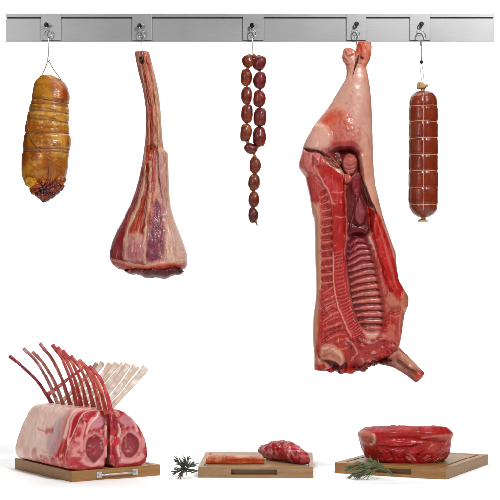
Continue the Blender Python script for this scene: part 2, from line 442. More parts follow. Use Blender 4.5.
    base = P(cx, cy, y0)
    t = empty('smoked_ham', base); tag(t, 'golden brown smoked ham bound with string, hanging at the left end of the rail', 'ham')
    mv = cap(V, 8, .22); mc = ext(col, 8)
    link('ham_body', grid_mesh('ham_body', to_m(mv, cx, cy, y0), mc), M_ham, t)
    for fn in fns:
        p = string_path(X, Y, Z, fn, 1.015); k = np.arange(0, len(p), 3); p = p[k]
        p[-1] = p[0]
        tube('binding_string', to_m(p, cx, cy, y0), .0017, M_hamstring, t, 6)
    # the slanting string over the front
    def surf(x, z, off=.5):
        i = int(np.clip(round((z - 76.5) / .5), 0, len(Z) - 1)); n2 = X.shape[1] // 2
        j = int(np.argmin(np.abs(X[i, :n2] - x))); return (x, min(Y[max(0, i - 6):i + 7, j]) - off, z)
    for path in ([(28.8, 112), (28.2, 120), (30, 130), (34, 140), (41, 150), (49, 158), (57, 163.5), (64, 168)], [(51, 163), (51.5, 172), (50.5, 183)]):
        pp = catmull(path, 26); p = np.array([surf(x, z) for x, z in pp])
        p[:, 1] = gsm(p[:, 1], 2)
        tube('binding_string', to_m(p, cx, cy, y0), .002, M_hamstring, t, 6)
    # gathered knot at the bottom: dark folded lumps
    lumps = []; cols = []
    spots = [(32.5, 182.5, -12, 6.2, 'c0862e'), (39, 186, -14, 4.6, '9c4a20'), (60.5, 181, -9, 6, '9a5526')]
    spots += [(46.8 + 7.0 * math.cos(a), 190.6 + 6.0 * math.sin(a), -15 - .5 * math.cos(3 * a), 3.5 + .5 * math.sin(5 * a), ['82301a', '5e1c10', '94401f'][int(a * 3) % 3]) for a in np.linspace(0, 2 * PI, 11)[:-1]]
    spots += [(46.8 + 3.1 * math.cos(a + .4), 190.8 + 2.7 * math.sin(a + .4), -17.5, 2.5, ['4a140c', '7a2c18'][int(a * 2) % 2]) for a in np.linspace(0, 2 * PI, 7)[:-1]]
    spots += [(36, 190, -8, 5.4, 'a05324'), (56, 186, -11, 5.6, '7a2e18'), (60, 187, -5, 5, '8a4420'), (51, 182.5, -12, 5, '9a4c22'), (44, 182, -13, 5, 'ad6028'), (46, 198, -9, 4.6, '521a10'), (47, 189, -3, 12, '6a2414')]
    for k, (x, z, yy, r0, c) in enumerate(spots):
        u = np.linspace(.02, PI - .02, 18); w = np.linspace(0, 2 * PI, 26, endpoint=False)
        S = np.stack([np.sin(u)[:, None] * np.cos(w), np.sin(u)[:, None] * np.sin(w), np.cos(u)[:, None] * np.ones(26)], -1)
        rr = r0 * (1 + .34 * fbm(S * 1.0, .7, k + 3, 3) + .10 * np.sin(7 * w + k)[None] * np.sin(u)[:, None])
        V2 = S * rr[..., None] * np.array([1, .9, .9]) + np.array([x, yy, z])
        ux, uz = x - 46.8, z - 190.8; dd = math.hypot(ux, uz)
        if 1 < dd < 9.5 and yy < -11:
            ux /= dd; uz /= dd; W = V2 - np.array([x, yy, z]); ra = W[..., 0] * ux + W[..., 2] * uz; ta = -W[..., 0] * uz + W[..., 2] * ux
            ra = ra * 1.3; ta = ta * .86; W = np.stack([ra * ux - ta * uz, W[..., 1] * (1 - .25 * ra / (r0 + 1)), ra * uz + ta * ux], -1); V2 = W + np.array([x, yy, z])
        cc = np.broadcast_to(C(c), V2.shape).copy() * (1 + .35 * fbm(S, .6, k, 2))[..., None]
        lumps.append(grid_mesh('l', to_m(V2, cx, cy, y0)[::-1], cc[::-1]))
    link('gathered_end', join_meshes('gathered_end', lumps), M_ham, t)
    for (a, b) in (((41, 79), (48, 60.5)), ((60.5, 80), (48.7, 60.5))):
        p = catmull([(a[0], -8, a[1] + 3), (a[0], -3, a[1] - 1), (b[0] * .6 + a[0] * .4, -.5, b[1] * .55 + a[1] * .45), (b[0], 0, b[1])], 16)
        tube('hanging_cord', to_m(p, cx, cy, y0), .0016, M_hamstring, t, 6)
    return t
SAT = 1.1
make_ham()
SAT = 1.2
hook(0, 'short wire hook holding the string loop of the golden smoked ham', [(48.5, 37.5, .004), (48.8, 45, 0), (48.3, 56, 0), (47.4, 59.5, 0), (48.6, 61.5, 0), (49.8, 60, .001)])

# ------------------------------------------------------------------ hanging: leg shank
def make_shank():
    cx, cy, y0 = 148, 160, 0
    left = [(134.8, 52.5), (136, 61), (138.5, 73), (141.6, 85), (144, 97), (145.6, 110), (145.8, 125), (145, 140), (143.6, 152), (141.6, 165), (139, 178), (135.6, 191), (130.5, 205), (124, 218), (117.5, 230), (112.3, 242), (110, 252), (110, 259), (113, 265), (118, 268), (124, 270)]
    right = [(149, 51), (151.5, 61), (154.5, 73), (157, 84), (159.2, 97), (160.6, 112), (161.6, 128), (162.6, 142), (164, 150.5), (168, 152), (168.6, 165), (169, 180), (169.4, 193), (171, 207), (174.5, 220), (179.2, 232), (183.8, 244), (186.8, 254), (187.3, 262), (186.5, 266), (183.5, 270)]
    X, Y, Z, th, (l, r) = rows_loft(left, right, 52, 268, .5, 260, [(52, 6), (100, 8), (150, 12), (200, 20), (240, 30), (262, 33), (270, 28)], [(52, 6), (100, 8), (150, 12), (200, 20), (240, 28), (262, 30), (270, 26)], ef=.85, eb=.9, sm=2)
    col = np.broadcast_to(C('cf9a88'), X.shape + (3,)).copy()
    q = np.stack([X, Y, Z], -1)
    al = Paint(X, Z, col, np.ones(X.shape), 1.2, 5); al.q = q
    al.poly([(139, 180), (150, 180), (150, 262), (105, 262), (108, 240)], '97393c', .9, soft=3)
    al.blotch('e0b8a4', 9, .1, .5, 2, (1, 6)); al.blotch('a04a3e', 6, .3, .3, 8, (1, 6))
    f = (np.sin(th) > .0)[None] * sst(0, .12, np.sin(th))[None] * np.ones(X.shape)
    p = Paint(X, Z, col, f, .9, 6); p.q = q
    # upper bone part: red streaked middle, pale sides
    p.poly([(136, 52), (147, 52), (154, 80), (158, 110), (158, 148), (148, 148), (147, 110), (142, 80)], 'b8543a', .85, soft=2.5)
    for k, (dx, c, w) in enumerate(((-3.5, 'dba283', 1.1), (-1.2, '8f2c22', .8), (.8, 'c8664a', 1.), (2.6, 'd89a78', 1.0), (4.2, '9b3a2a', .6), (-2.4, 'a33a28', .6))):
        p.line([(142.3 + dx, 58), (147.5 + dx, 82), (152 + dx, 108), (153.2 + dx, 130), (153.5 + dx, 150)], w, c, .85, h=(1.0 if c[0] in 'dc' else -.9), soft=.6, taper=(.6, 1, .7, 1, .8))
    p.poly([(156, 60), (160, 100), (162, 148), (158, 148), (155, 95), (151, 62)], 'd6ad92', .8, soft=1.2)
    p.poly([(134, 54), (140, 56), (147, 100), (146, 148), (143, 148), (143, 100)], 'b98672', .8, soft=1.2)
    p.poly([(139.5, 58), (143.5, 58), (144, 64), (140, 64)], '4a0a0c', .95, h=-3, soft=.8)
    # broken, bloody transition
    p.poly([(147, 147), (157, 145), (158, 154), (152, 166), (147, 172), (146, 158)], 'a5201a', .95, h=-1.5, soft=1.2, noise=.3)
    for (x, y) in ((149, 150), (153, 149), (155, 153), (150, 156), (152, 160), (148, 164), (156, 147), (151, 153)):
        p.poly([(x - 1.5, y), (x, y - 1.6), (x + 1.8, y), (x, y + 1.8)], random.choice(['d65a40', '7c1010', 'c83a28', 'e08a70']), .9, h=1.4, soft=.7)
    # right tendon block
    p.poly([(158.5, 152), (170, 150), (172, 195), (178, 222), (193, 250), (193, 262), (168, 262), (168, 225), (163, 200), (159.5, 175)], 'd8ac98', .9, h=2.0, soft=2.2, noise=.25)
    p.poly([(159, 156), (163, 155), (164, 196), (168, 218), (164, 216), (160, 190)], 'b08590', .7, soft=1.5)
    p.line([(169, 205), (174, 225), (182, 250), (183, 262)], 3, 'dfbcaa', .6, soft=.8)
    p.line([(158, 153), (159.5, 180), (163, 200)], 1.0, '8c4244', .6, h=-1.0, soft=.9, taper=(1, .8, .3))
    # left outer muscle, with a pale sheen painted into its colour
    p.poly([(143, 165), (137, 190), (124, 220), (106, 240), (106, 262), (128, 262), (131, 240), (140, 210), (146, 180)], '8e2c34', .95, soft=2)
    p.poly([(137, 195), (131, 215), (119, 240), (121, 255), (113, 256), (114, 238), (126, 214)], 'b2626a', .55, soft=2.5, noise=.5)
    p.line([(142, 158), (138, 182), (131, 203), (120, 226), (112, 246)], 2.2, 'b98c8c', .7, soft=.8)
    p.poly([(146, 168), (155, 165), (154, 190), (151, 215), (146, 236), (132, 236), (137, 214), (143, 192)], '9c4236', .9, soft=1.5, noise=.15)
    # pale tendon bands
    p.line([(147, 166), (144, 185), (139, 205), (132, 222), (127, 240), (127, 258)], 1.9, 'dbb098', .85, h=1.6, soft=.45, taper=(.5, 1, 1, 1, 1.1))
    p.line([(151, 163), (152, 185), (151, 205), (148, 225), (146, 245), (147, 262)], 2.2, 'dcb298', .85, h=1.8, soft=.45, taper=(.8, 1, 1.1, .8, .7))
    p.line([(156, 160), (155, 185), (153, 207), (150, 225)], 1.2, 'c05a48', .9, h=-.6, soft=.5)
    p.line([(149, 165), (147, 190), (142, 212)], 1.6, '9c3a2c', .9, h=-1.8, soft=.5)
    p.line([(153.5, 160), (153.6, 178), (152.4, 193)], .8, 'a02018', .85, h=-1)
    p.poly([(140, 213), (146, 214), (144, 232), (138, 236), (131, 233), (134, 222)], 'a83a2a', .9, h=-1.5, soft=1.6)
    for x, y in ((134.5, 3), (137, -2), (139, 2), (142, -3)): p.line([(x + 2.6, 214 + y), (x + .6, 224 + y), (x - 1.5, 231 + y)], .6, 'cc6a4e', .7, h=.7, taper=(.3, 1, .4))
    # joint lens and purple muscle
    p.poly([(130, 237), (137, 232), (144, 236), (149, 248), (148, 258), (136, 261), (126, 258), (125, 247)], 'd2a296', .85, h=.9, soft=2.2, noise=.25)
    p.poly([(131, 246), (137, 242), (143, 246), (145, 254), (141, 259), (132, 258), (128, 252)], 'b0626c', .85, dome=1.5, soft=2.4, noise=.35)
    p.poly([(156, 198), (161, 205), (165, 225), (166, 245), (163, 258), (149, 261), (149, 245), (151, 225)], '7a3446', .97, h=-.6, soft=1.4)
    rng = random.Random(5)
    for k in range(110):
        x = rng.uniform(150, 166); y = rng.uniform(205, 259)
        if x > 157 + (y - 200) * .15 or x < 156 - (y - 200) * .12: continue
        p.line([(x, y), (x - .6, y + rng.uniform(1.5, 5))], rng.uniform(.3, .5), rng.choice(['b98494', '9a5a6e', '541c32', '6a2a40']), .6, h=rng.uniform(-.4, .4))
    # lower rim
    p.line([(106, 257), (124, 262), (146, 265.5), (168, 262.5), (192, 260)], 1.3, 'd8a090', .7, h=.8)
    p.poly([(168, 228), (178, 226), (188, 246), (190, 260), (172, 261), (167, 246)], 'e6c6ba', .6, soft=4, noise=.2)
    al.line([(100, 262.5), (124, 266.5), (146, 268.5), (168, 266.5), (200, 263.5)], 2.6, 'a81a18', .97, h=.8, soft=.3)
    al.line([(100, 260.5), (124, 264), (146, 266.6), (168, 264.6), (200, 261.8)], .8, 'e8886c', .6, soft=.6)
    p.blotch('b04c38', 4, .2, .3, 21, (.5, 9)); 
    Rs = random.Random(17); LC, RC = (l + r) / 2, (r - l) / 2
    for k in range(420):
        u = Rs.uniform(-.92, .92); t0 = Rs.uniform(56, 250); ln = Rs.uniform(5, 22)
        zz_ = [t0, t0 + ln / 2, min(262, t0 + ln)]
        pts = [(float(np.interp(z, Z[:, 0], LC + u * RC)), z) for z in zz_]
        p.line(pts, Rs.uniform(.25, .6), Rs.choice(['f0cdb8', 'a8483c', '7a2428', 'e4b4a0', 'c07a66']), Rs.uniform(.2, .5), h=Rs.uniform(-.5, .4), soft=.9, taper=(.3, 1, .3))
    p.blotch('e6bfa4', 4, .25, .12, 23, (.5, 9))
    n = fbm(q, 9, 4, 4) * .6 + fbm(q * np.array([1.6, 1, .25]), 4, 9, 3) * .45
    Y = Y - (p.h + al.h * f + n) * (np.sin(th) > 0) + (np.sin(th) <= 0) * n
    V = np.stack([X, Y, Z], -1)
    k = 8
    mv = cap(V, k, .10, 'both'); mc = ext(col, k); mc[:k] = C('8f2c28'); mc[-k:] = C('7a1c1e')
    base = P(cx, cy, y0)
    t = empty('beef_shank', base); tag(t, 'long raw leg shank with a bare bony upper end and flared cut base', 'meat')
    link('shank_meat', grid_mesh('shank_meat', to_m(mv, cx, cy, y0), mc), M_meat, t)
    # dark trimmed underside hanging below the rim
    u = np.linspace(0, 1, 90); path = np.stack([125 + 60 * u, -15 + 0 * u, 269.0 + 1.8 * np.sin(u * 3.0) + 1.2 * u + .8 * np.sin(u * 21)], -1)
    V2 = tube_arr(path, 1., 60)
    for i in range(len(u)):
        g = (math.sin(PI * min(1, u[i] * 1.02)) ** .45)
        V2[i] = path[i] + (V2[i] - path[i]) * np.array([1, 17 * g, (5.0 + 2.2 * u[i]) * g + .3])
    qq = V2.copy(); V2 = V2 + fbm(qq, 6, 2, 3)[..., None] * np.array([.5, 1.5, 1.5])
    c2 = np.broadcast_to(C('5a1214'), V2.shape).copy(); fz = sst(0., .3, fbm(qq, 5, 8, 3))[..., None]
    c2 = c2 * (1 - fz) + C('2a0a0b') * fz; f3 = sst(.25, .4, fbm(qq, 6, 13, 3))[..., None] * .7; c2 = c2 * (1 - f3) + C('b07464') * f3
    link('trimmed_underside', grid_mesh('trimmed_underside', to_m(V2, cx, cy, y0), c2), M_meat, t)
make_shank()
hook(1, 'straight wire hook pierced through the bare bone end of the leg shank', [(141.5, 37.5, .004), (141.8, 44, -.01), (142, 52, -.032), (142, 58, -.030), (141.8, 60.5, -.020), (141.8, 61.5, -.008)])

# ------------------------------------------------------------------ hanging: sausage chain
def blob(name, c, size, tilt, colr, mt, parent, cxyz, seed, point=0., cols2=None, squash=.10):
    """sausage link: c centre px, size (w,h) px"""
    u = np.linspace(0, PI, 40)[1:-1]; w = np.linspace(0, 2 * PI, 44, endpoint=False)
    e = .62
    pr = np.sin(u) ** (e + point)
    S = np.stack([pr[:, None] * np.cos(w), pr[:, None] * np.sin(w), -np.cos(u)[:, None] * np.ones(44)], -1)
    V = S * np.array([size[0] / 2, size[0] / 2 * .95, size[1] / 2])
    V = V * (1 + squash * fbm(V, 6, seed, 3) + .025 * fbm(V * np.array([1, 1, .3]), 2.2, seed + 2, 2))[..., None]
    V[..., 0] += size[0] * .06 * math.sin(seed * 2.1) * (S[..., 2] ** 2)
    ca, sa = math.cos(tilt), math.sin(tilt)
    R = np.array([[ca, 0, -sa], [0, 1, 0], [sa, 0, ca]]); V = V @ R.T
    q = V + seed * 10
    col = np.broadcast_to(C(colr), V.shape).copy()
    f = sst(0, .4, fbm(q, 6, seed + 5, 3))[..., None] * .7; col = col * (1 - f) + C((cols2 or ['a8502c'])[seed % len(cols2 or [1])]) * f
    f = sst(.1, .4, fbm(q, 5, seed + 9, 3))[..., None] * .6; col = col * (1 - f) + C('4c1812') * f
    V = V + np.array([c[0], c[2] if len(c) > 2 else 0, c[1]])
    return link(name, grid_mesh(name, to_m(V, *cxyz)[:, ::-1], col[:, ::-1]), mt, parent)
def make_sausages():
    cx, cy, y0 = 252.5, 130, 0
    base = P(cx, cy, y0)
    t = empty('sausage_chain', base); tag(t, 'chain of small brown sausages looped double over a wire hook', 'sausages')
    Lk = [(248.3, 61.3, 13, 13, -.5), (246.5, 77.6, 11.6, 17, 0), (246.6, 95.6, 11.2, 17, .04), (247, 113.6, 12, 18, 0), (246.2, 132.6, 11.8, 18, .12)]
    Rk = [(259.3, 63, 12.6, 15.5, .35), (259.6, 80.4, 12.6, 17.2, 0), (259.4, 98.8, 12, 17, 0), (260, 117.2, 13, 18.5, .05), (259.2, 136.8, 13, 20, 0)]
    S = [(250.6, 148.4, 11, 13.4, -1.1), (255.2, 165, 11.8, 17.6, 0), (254, 182.2, 12, 17.6, .03), (253.8, 199.4, 11, 16.4, 0), (253.2, 215.2, 10.2, 15.5, -.08)]
    A, B = ['7a3022', '803826', '742a1e'], ['a05a34', '985030', 'a8623a']
    for k, (x, y, w, h, ti) in enumerate(Lk): blob('sausage', (x, y, 1 * math.sin(k)), (w, h), ti, A[k % 3], M_saus, t, (cx, cy, y0), k + 1, 0, B)
    for k, (x, y, w, h, ti) in enumerate(Rk): blob('sausage', (x, y, -1 * math.sin(k)), (w, h), ti, ['6c2424', '742826', '7c2e28'][k % 3], M_saus, t, (cx, cy, y0), k + 12, 0, ['8a4436', '93503c'])
    for k, (x, y, w, h, ti) in enumerate(S): blob('sausage', (x, y, 0), (w, h), ti, ['642322', '74352a', '7a3d28', '6b2e24', '5e2620'][k], M_saus, t, (cx, cy, y0), k + 25, .32 if k else .0, ['a05a3c', '8a4634'])
    def tw(a, b):
        p = catmull([(a[0], 0, a[1]), ((a[0] + b[0]) / 2 + .3, -.2, (a[1] + b[1]) / 2), (b[0], 0, b[1])], 9)
        V = tube_arr(p, [2.6, 1.0, 2.6], 12)
        link('casing_twist', grid_mesh('casing_twist', to_m(V, cx, cy, y0), np.broadcast_to(C('a0643c'), V.shape).copy()), M_saus, t)
    tw((250, 56.5), (254, 55.8)); tw((258, 57.2), (253.5, 55.8))
    for L in (Lk, Rk):
        for a, b in zip(L[:-1], L[1:]): tw((a[0], a[1] + a[3] * .42), (b[0], b[1] - b[3] * .42))
    tw((246.6, 140), (248, 145.5)); tw((258, 145.8), (254.5, 149.5)); tw((253.5, 152), (255, 158))
    for a, b in zip(S[1:-1], S[2:]): tw((a[0], a[1] + a[3] * .44), (b[0], b[1] - b[3] * .44))
    p = catmull([(255, 0, 221), (256.5, -.5, 223), (257.3, 0, 225.6)], 8); V = tube_arr(p, [1.6, .8, .5], 10)
    link('casing_tail', grid_mesh('casing_tail', to_m(V, cx, cy, y0), np.broadcast_to(C('8a4a30'), V.shape).copy()), M_saus, t)
make_sausages()
hook(2, 'thin wire hook holding the doubled chain of brown sausages', [(252.5, 37.5, .004), (252.8, 44, 0), (253, 52, 0), (253.2, 55.5, -.004), (254, 57.6, .002), (255, 56.5, .006)])

# ------------------------------------------------------------------ hanging: netted salami
def make_salami():
    cx, cy, y0 = 423.4, 155, 0
    base = P(cx, cy, y0)
    t = empty('salami', base); tag(t, 'thick red salami netted with pale string, hanging at the right end', 'salami')
    rows = [106.5, 121.9, 138.4, 155, 171.4, 187.6, 204.6]
    n = 260; Z = np.linspace(91, 217.5, n); N = 160
    prof = np.interp(Z, [91, 91.8, 93.5, 96.5, 101, 108, 150, 200, 206, 211, 214.5, 216.6, 217.5], [4, 7, 10, 12.4, 13.9, 14.6, 14.8, 15, 14.4, 12.4, 9.4, 6, 3])
    for r in rows: prof = prof * (1 - .05 * np.exp(-((Z - r) / 1.6) ** 2))
    th = np.linspace(0, 2 * PI, N, endpoint=False)
    ver = [PI * 1.5 - .08, PI * 1.5 - 1.25, PI * 1.5 + 1.15, PI * .5]
    rad = prof[:, None] * np.ones(N)
    for a in ver:
        dd = np.abs((th - a + PI) % (2 * PI) - PI); rad = rad * (1 - .035 * np.exp(-(dd / .09) ** 2))[None]
    X = rad * np.cos(th); Y = rad * np.sin(th); ZZ = np.repeat(Z[:, None], N, 1)
    q = np.stack([X, Y, ZZ], -1)
    s = 1 + .02 * fbm(q, 14, 2, 3) + .012 * fbm(q * np.array([1, 1, .25]), 3, 6, 2)
    X = cx + X * s; Y = Y * s
    col = np.broadcast_to(C('813524'), X.shape + (3,)).copy()
    f = sst(0, .5, fbm(q * np.array([1, 1, .3]), 5, 4, 4))[..., None] * .6; col = col * (1 - f) + C('98503a') * f
    f = sst(.1, .5, fbm(q, 12, 14, 3))[..., None] * .5; col = col * (1 - f) + C('6e1c12') * f
    link('salami_body', grid_mesh('salami_body', to_m(np.stack([X, Y, ZZ], -1), cx, cy, y0)[:, ::-1], col[:, ::-1]), M_sal, t)
    for r in rows:
        i = int(np.argmin(np.abs(Z - r)))
        for _ in (0,):
            p = np.stack([cx + (X[i] - cx) * 1.02, Y[i] * 1.02, np.full(N, r) + .35 * np.sin(2 * th + r)], -1)[::4]
            p = np.vstack([p, p[:1]])
            tube('net_string', to_m(p, cx, cy, y0), .0014, M_salstring, t, 6)
    for a in ver:
        j = int(round(a / (2 * PI) * N)) % N
        p = np.stack([cx + (X[:, j] - cx) * 1.02, Y[:, j] * 1.02, Z], -1)[6:-10:6]
        p[:, 0] += .25 * np.sin(p[:, 2] * .2)
        tube('net_string', to_m(p, cx, cy, y0), .0011, M_salstring, t, 6)
    # tied ends
    def tuft(name, pts, rad, seed, fl=.7):
        V = tube_arr(catmull(pts, 24), rad, 40, fl)
        th2 = np.linspace(0, 2 * PI, 40, endpoint=False); c = V.mean(1, keepdims=True)
        V = c + (V - c) * (1 + .14 * np.sin(7 * th2 + seed))[None, :, None]
        link(name, grid_mesh(name, to_m(V, cx, cy, y0)), M_clip, t)
    tuft('tied_top', [(423, 0, 92), (422.8, 0, 88.6), (422.2, 0, 85.4), (423.4, 0, 83.4)], [2, 1.6, 3.4, 4.4, 4.4, 2.4], 1)
    V = tube_arr(np.array([(417.4, 0, 88.2), (420, -1, 87.4), (424, -1.4, 86.6), (427.6, 0, 85.6)]), [1, 2.1, 2.1, 1], 16)
    link('tied_top', grid_mesh('tied_top', to_m(V, cx, cy, y0)), M_clip, t)
    tuft('tied_bottom', [(423.6, 0, 216.6), (423.6, 0, 218.4), (423.4, 0, 220), (423.4, 0, 221.6)], [4, 1.8, 2.2, 4.6, 4.6], 4, .6)
    for dx in (-1.2, 1.2):
        p = catmull([(422.6, 0, 84), (422.3 + dx, 0, 76), (421.8 + dx * .8, 0, 69), (421.6, 0, 62.5)], 16)
        tube('hanging_cord', to_m(p, cx, cy, y0), .0009, M_chrome, t, 6)
    V = tube_arr(np.array([(421.6, 0, 60), (421.6, 0, 61), (421.6, 0, 63), (421.6, 0, 64)]), [.8, 1.5, 1.5, .8], 12)
    link('cord_clip', grid_mesh('cord_clip', to_m(V, cx, cy, y0)), M_dark, t)
make_salami()
h5, L5 = hook(4, 'wire hook with a large key ring above the netted salami', [(421, 40.5, .004), (421.3, 44, 0), (421.7, 52, 0), (421.6, 58, 0), (421.6, 60, 0)], rr=4.4, cy=36.4)
tube('swivel', [L5(P(421.1, 41.4, .003)), L5(P(421.1, 42.5, .003)), L5(P(421.2, 45, .002)), L5(P(421.3, 46.5, .001))], [.002, .0036, .0036, .0016], M_chrome, h5, 10)

# ------------------------------------------------------------------ hanging: half carcass
def make_carcass():
    cx, cy, y0 = 352, 200, 0
    left = [(346, 66), (346.6, 72), (345.8, 78), (342.6, 84), (339, 90), (333.5, 99), (327.6, 108.4), (321.5, 116), (316.4, 122.4), (311, 130.5), (306.6, 138), (303.8, 144), (302.4, 150), (301, 156), (299, 162), (298.8, 168), (302, 173), (305.4, 177), (307, 185), (309.6, 197), (311, 207), (312.4, 214), (314.6, 220), (315, 238), (315.4, 260), (316, 274), (316.4, 290), (315.6, 302), (313.8, 314), (313, 328), (313, 340), (314.4, 355), (314.4, 368)]
    right = [(365.6, 66), (367.2, 72), (368.4, 79), (369.6, 87), (370.8, 98), (371.6, 114), (372.4, 142), (373.2, 167), (374.6, 182), (378, 196), (382.4, 215), (389.4, 236.6), (395, 252), (396.6, 265), (398.6, 280), (405, 291), (408.2, 297), (408, 305), (404.6, 314), (402.6, 326), (401, 338), (399, 348), (390, 356), (376, 362), (362, 366), (352, 370)]
    X, Y, Z, th, (l, r) = rows_loft(left, right, 66, 368, .6, 460, [(66, 8), (100, 14), (140, 20), (180, 21), (300, 21), (340, 20), (368, 12)], [(66, 8), (100, 14), (140, 22), (180, 26), (300, 27), (340, 22), (368, 12)], ef=.62, eb=.8, sm=2)
    col = np.broadcast_to(C('d6a08e'), X.shape + (3,)).copy()
    q = np.stack([X, Y, Z], -1)
    al = Paint(X, Z, col, np.ones(X.shape), 1.2, 2); al.q = q
    al.blotch('dfb3a4', 22, 0, .6, 3, (1, 2)); al.blotch('c4857a', 20, .12, .45, 9, (1, 2)); al.blotch('c88a80', 7, .3, .25, 12)
    f = sst(0.02, .15, np.sin(th))[None] * np.ones(X.shape)
    p = Paint(X, Z, col, f, .8, 8, 6); p.q = q
    R = random.Random(11)
    # --- hind leg skin
    p.poly([(340, 84), (352, 80), (366, 86), (369, 120), (366, 150), (352, 145), (330, 118)], 'd2a698', .7, soft=5)
    p.poly([(322, 116), (336, 110), (348, 114), (352, 124), (344, 134), (330, 134), (324, 126)], 'c4604e', .85, soft=3.5, noise=.35)
    p.poly([(321, 119), (329, 115), (336, 118), (326, 123)], 'c8503e', .6, soft=3)
    p.poly([(330, 130), (345, 126), (358, 128), (360, 142), (348, 146), (334, 145)], 'bd6d62', .85, soft=3, noise=.2)
    p.poly([(326, 140), (336, 143), (352, 142), (358, 148), (345, 150), (332, 149)], '9c3a3a', .85, soft=2)
    p.line([(340, 137), (350, 131), (360, 129)], .5, 'a85650', .4); p.line([(345, 104), (350, 108), (347, 111)], .5, 'b27a6a', .6)
    for (x, y) in ((351, 92), (354, 93), (350, 96), (356, 91)): p.line([(x, y), (x + 1, y + 2)], .4, '9c6a5c', .6)
    p.line([(361, 130), (367, 139), (369, 148)], .6, 'b07468', .4)
    # fat lobe on the left
    p.poly([(314, 125), (323, 127), (329, 135), (329, 145), (325, 151), (314, 151), (304, 149), (303, 141), (308, 132)], 'dfb2a4', .85, h=2.5, soft=4, hsoft=3)
    p.poly([(321, 150), (327, 148), (328, 153), (322, 155)], 'd9a090', .9, h=2, soft=1)
    # --- crease and pelvic opening
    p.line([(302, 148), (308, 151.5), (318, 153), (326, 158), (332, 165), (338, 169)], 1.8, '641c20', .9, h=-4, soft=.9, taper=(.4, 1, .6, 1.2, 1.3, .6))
    p.poly([(322, 150), (334, 147), (350, 145), (360, 150), (358, 156), (340, 158), (328, 160)], '8a2c30', .75, h=-2, soft=3)  # soft dark shading painted in around and above the opening
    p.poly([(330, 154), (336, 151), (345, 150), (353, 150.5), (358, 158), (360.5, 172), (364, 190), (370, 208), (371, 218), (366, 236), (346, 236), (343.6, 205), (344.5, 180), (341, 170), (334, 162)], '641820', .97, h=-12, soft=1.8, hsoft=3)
    p.poly([(331, 154), (339, 153), (342, 161), (339, 166), (332, 159)], '74403a', .7, h=4, soft=1.6, noise=.4)
    p.poly([(350, 176), (358, 172), (361, 186), (358, 196), (351, 192)], '8a3038', .7, h=3, soft=2.5, noise=.3)
    p.line([(332, 160), (337, 164), (339, 168)], .7, 'c07a68', .7, h=2)
    # rolled lumps inside the opening
    p.poly([(344, 156), (349, 154), (355, 157), (356.5, 166), (353, 174), (346, 174.5), (342.5, 168), (342, 161)], 'b86e66', .95, h=8, dome=3, soft=1.2)
    for y in (164.5, 169): p.line([(344, y), (349, y + 1.5), (355, y - 1.2)], .6, '95483f', .8, h=-1)
    p.poly([(343.5, 175), (349, 175), (351, 180), (347, 184), (343.5, 182)], 'c5726a', .95, h=8, dome=3, soft=1)
    p.poly([(343.5, 185), (347, 185), (347, 190), (344, 192)], 'b4594e', .9, h=6, soft=1)
    p.poly([(358, 195), (362, 203), (365, 213), (363, 222), (358, 225), (354.5, 220), (354, 210)], '8c484e', .9, h=5, dome=2, soft=1.4, noise=.1)
    p.line([(356, 196), (354, 206), (352, 218), (349, 226)], 1., '7d3c48', .8, h=2)
    p.poly([(346, 224), (352, 226), (362, 227), (368, 232), (364, 240), (350, 240), (345, 234)], '6a202c', .6, h=1.5, soft=2)
    # --- left upper muscle: lumps under the fat lobe
    p.poly([(303, 152), (312, 153), (320, 156), (318, 166), (310, 174), (300, 170), (298, 160)], 'c97c78', .95, h=1.5, dome=1.5, soft=1.5, noise=.2)
    p.poly([(312, 156), (320, 158), (325, 163), (320, 168), (312, 166)], 'bd5658', .8, h=1, dome=1.5, soft=1)
    p.line([(314, 158), (318, 162), (317, 167)], .6, 'e0a097', .8, h=.6)
    p.poly([(300, 172), (309, 172), (318, 178), (324, 195), (314, 205), (309, 200)], 'b23a40', .9, soft=1.6, noise=.15)
    p.poly([(299, 168), (304, 170), (308, 175), (304, 177), (299, 172)], 'd19b90', .8, soft=1)
    p.poly([(316, 166), (326, 165), (336, 172), (344, 180), (344.5, 205), (334, 204), (326, 190), (318, 177)], 'ac2630', .96, h=.5, soft=1.2)
    p.poly([(324, 176), (332, 180), (338, 190), (334, 194), (328, 188)], 'cf6468', .5, soft=2.5)
    p.line([(313, 167), (318, 177), (324, 186), (329, 196), (331.5, 208), (332, 225), (332, 250)], .9, 'de8f88', .95, h=1.6, soft=.5)
    p.line([(331, 193), (338, 194), (344.5, 192.5)], .5, 'd88078', .8, h=.5)
    # --- red chine column
    p.poly([(330, 205), (344.5, 205), (346, 240), (342, 262), (333, 262), (331.5, 230)], 'a8222e', .97, h=.6, soft=1)
    p.line([(344.6, 178), (345, 205), (346, 236), (344, 255), (346, 280), (350, 305), (357, 325), (366, 338)], .9, 'd07c76', .85, h=1.2)
    p.line([(335, 217), (340, 218), (344.5, 216.5)], .5, 'd98a80', .8, h=.6)
    # --- fat rim down the back
    p.line([(312, 205), (316.5, 222), (318, 245), (318.2, 270), (318, 300), (315.6, 330), (315.5, 352), (317, 368)], 3.2, 'd8a690', .92, h=.6, soft=.45, taper=(.8, 1.1, 1, .8, .8, 1.0, 1.3, 1.5))
    # --- vertebrae
    p.poly([(319, 188), (324, 188), (331, 205), (332, 250), (333, 285), (324, 292), (320.5, 270), (320, 225)], 'c0605a', .9, soft=1)
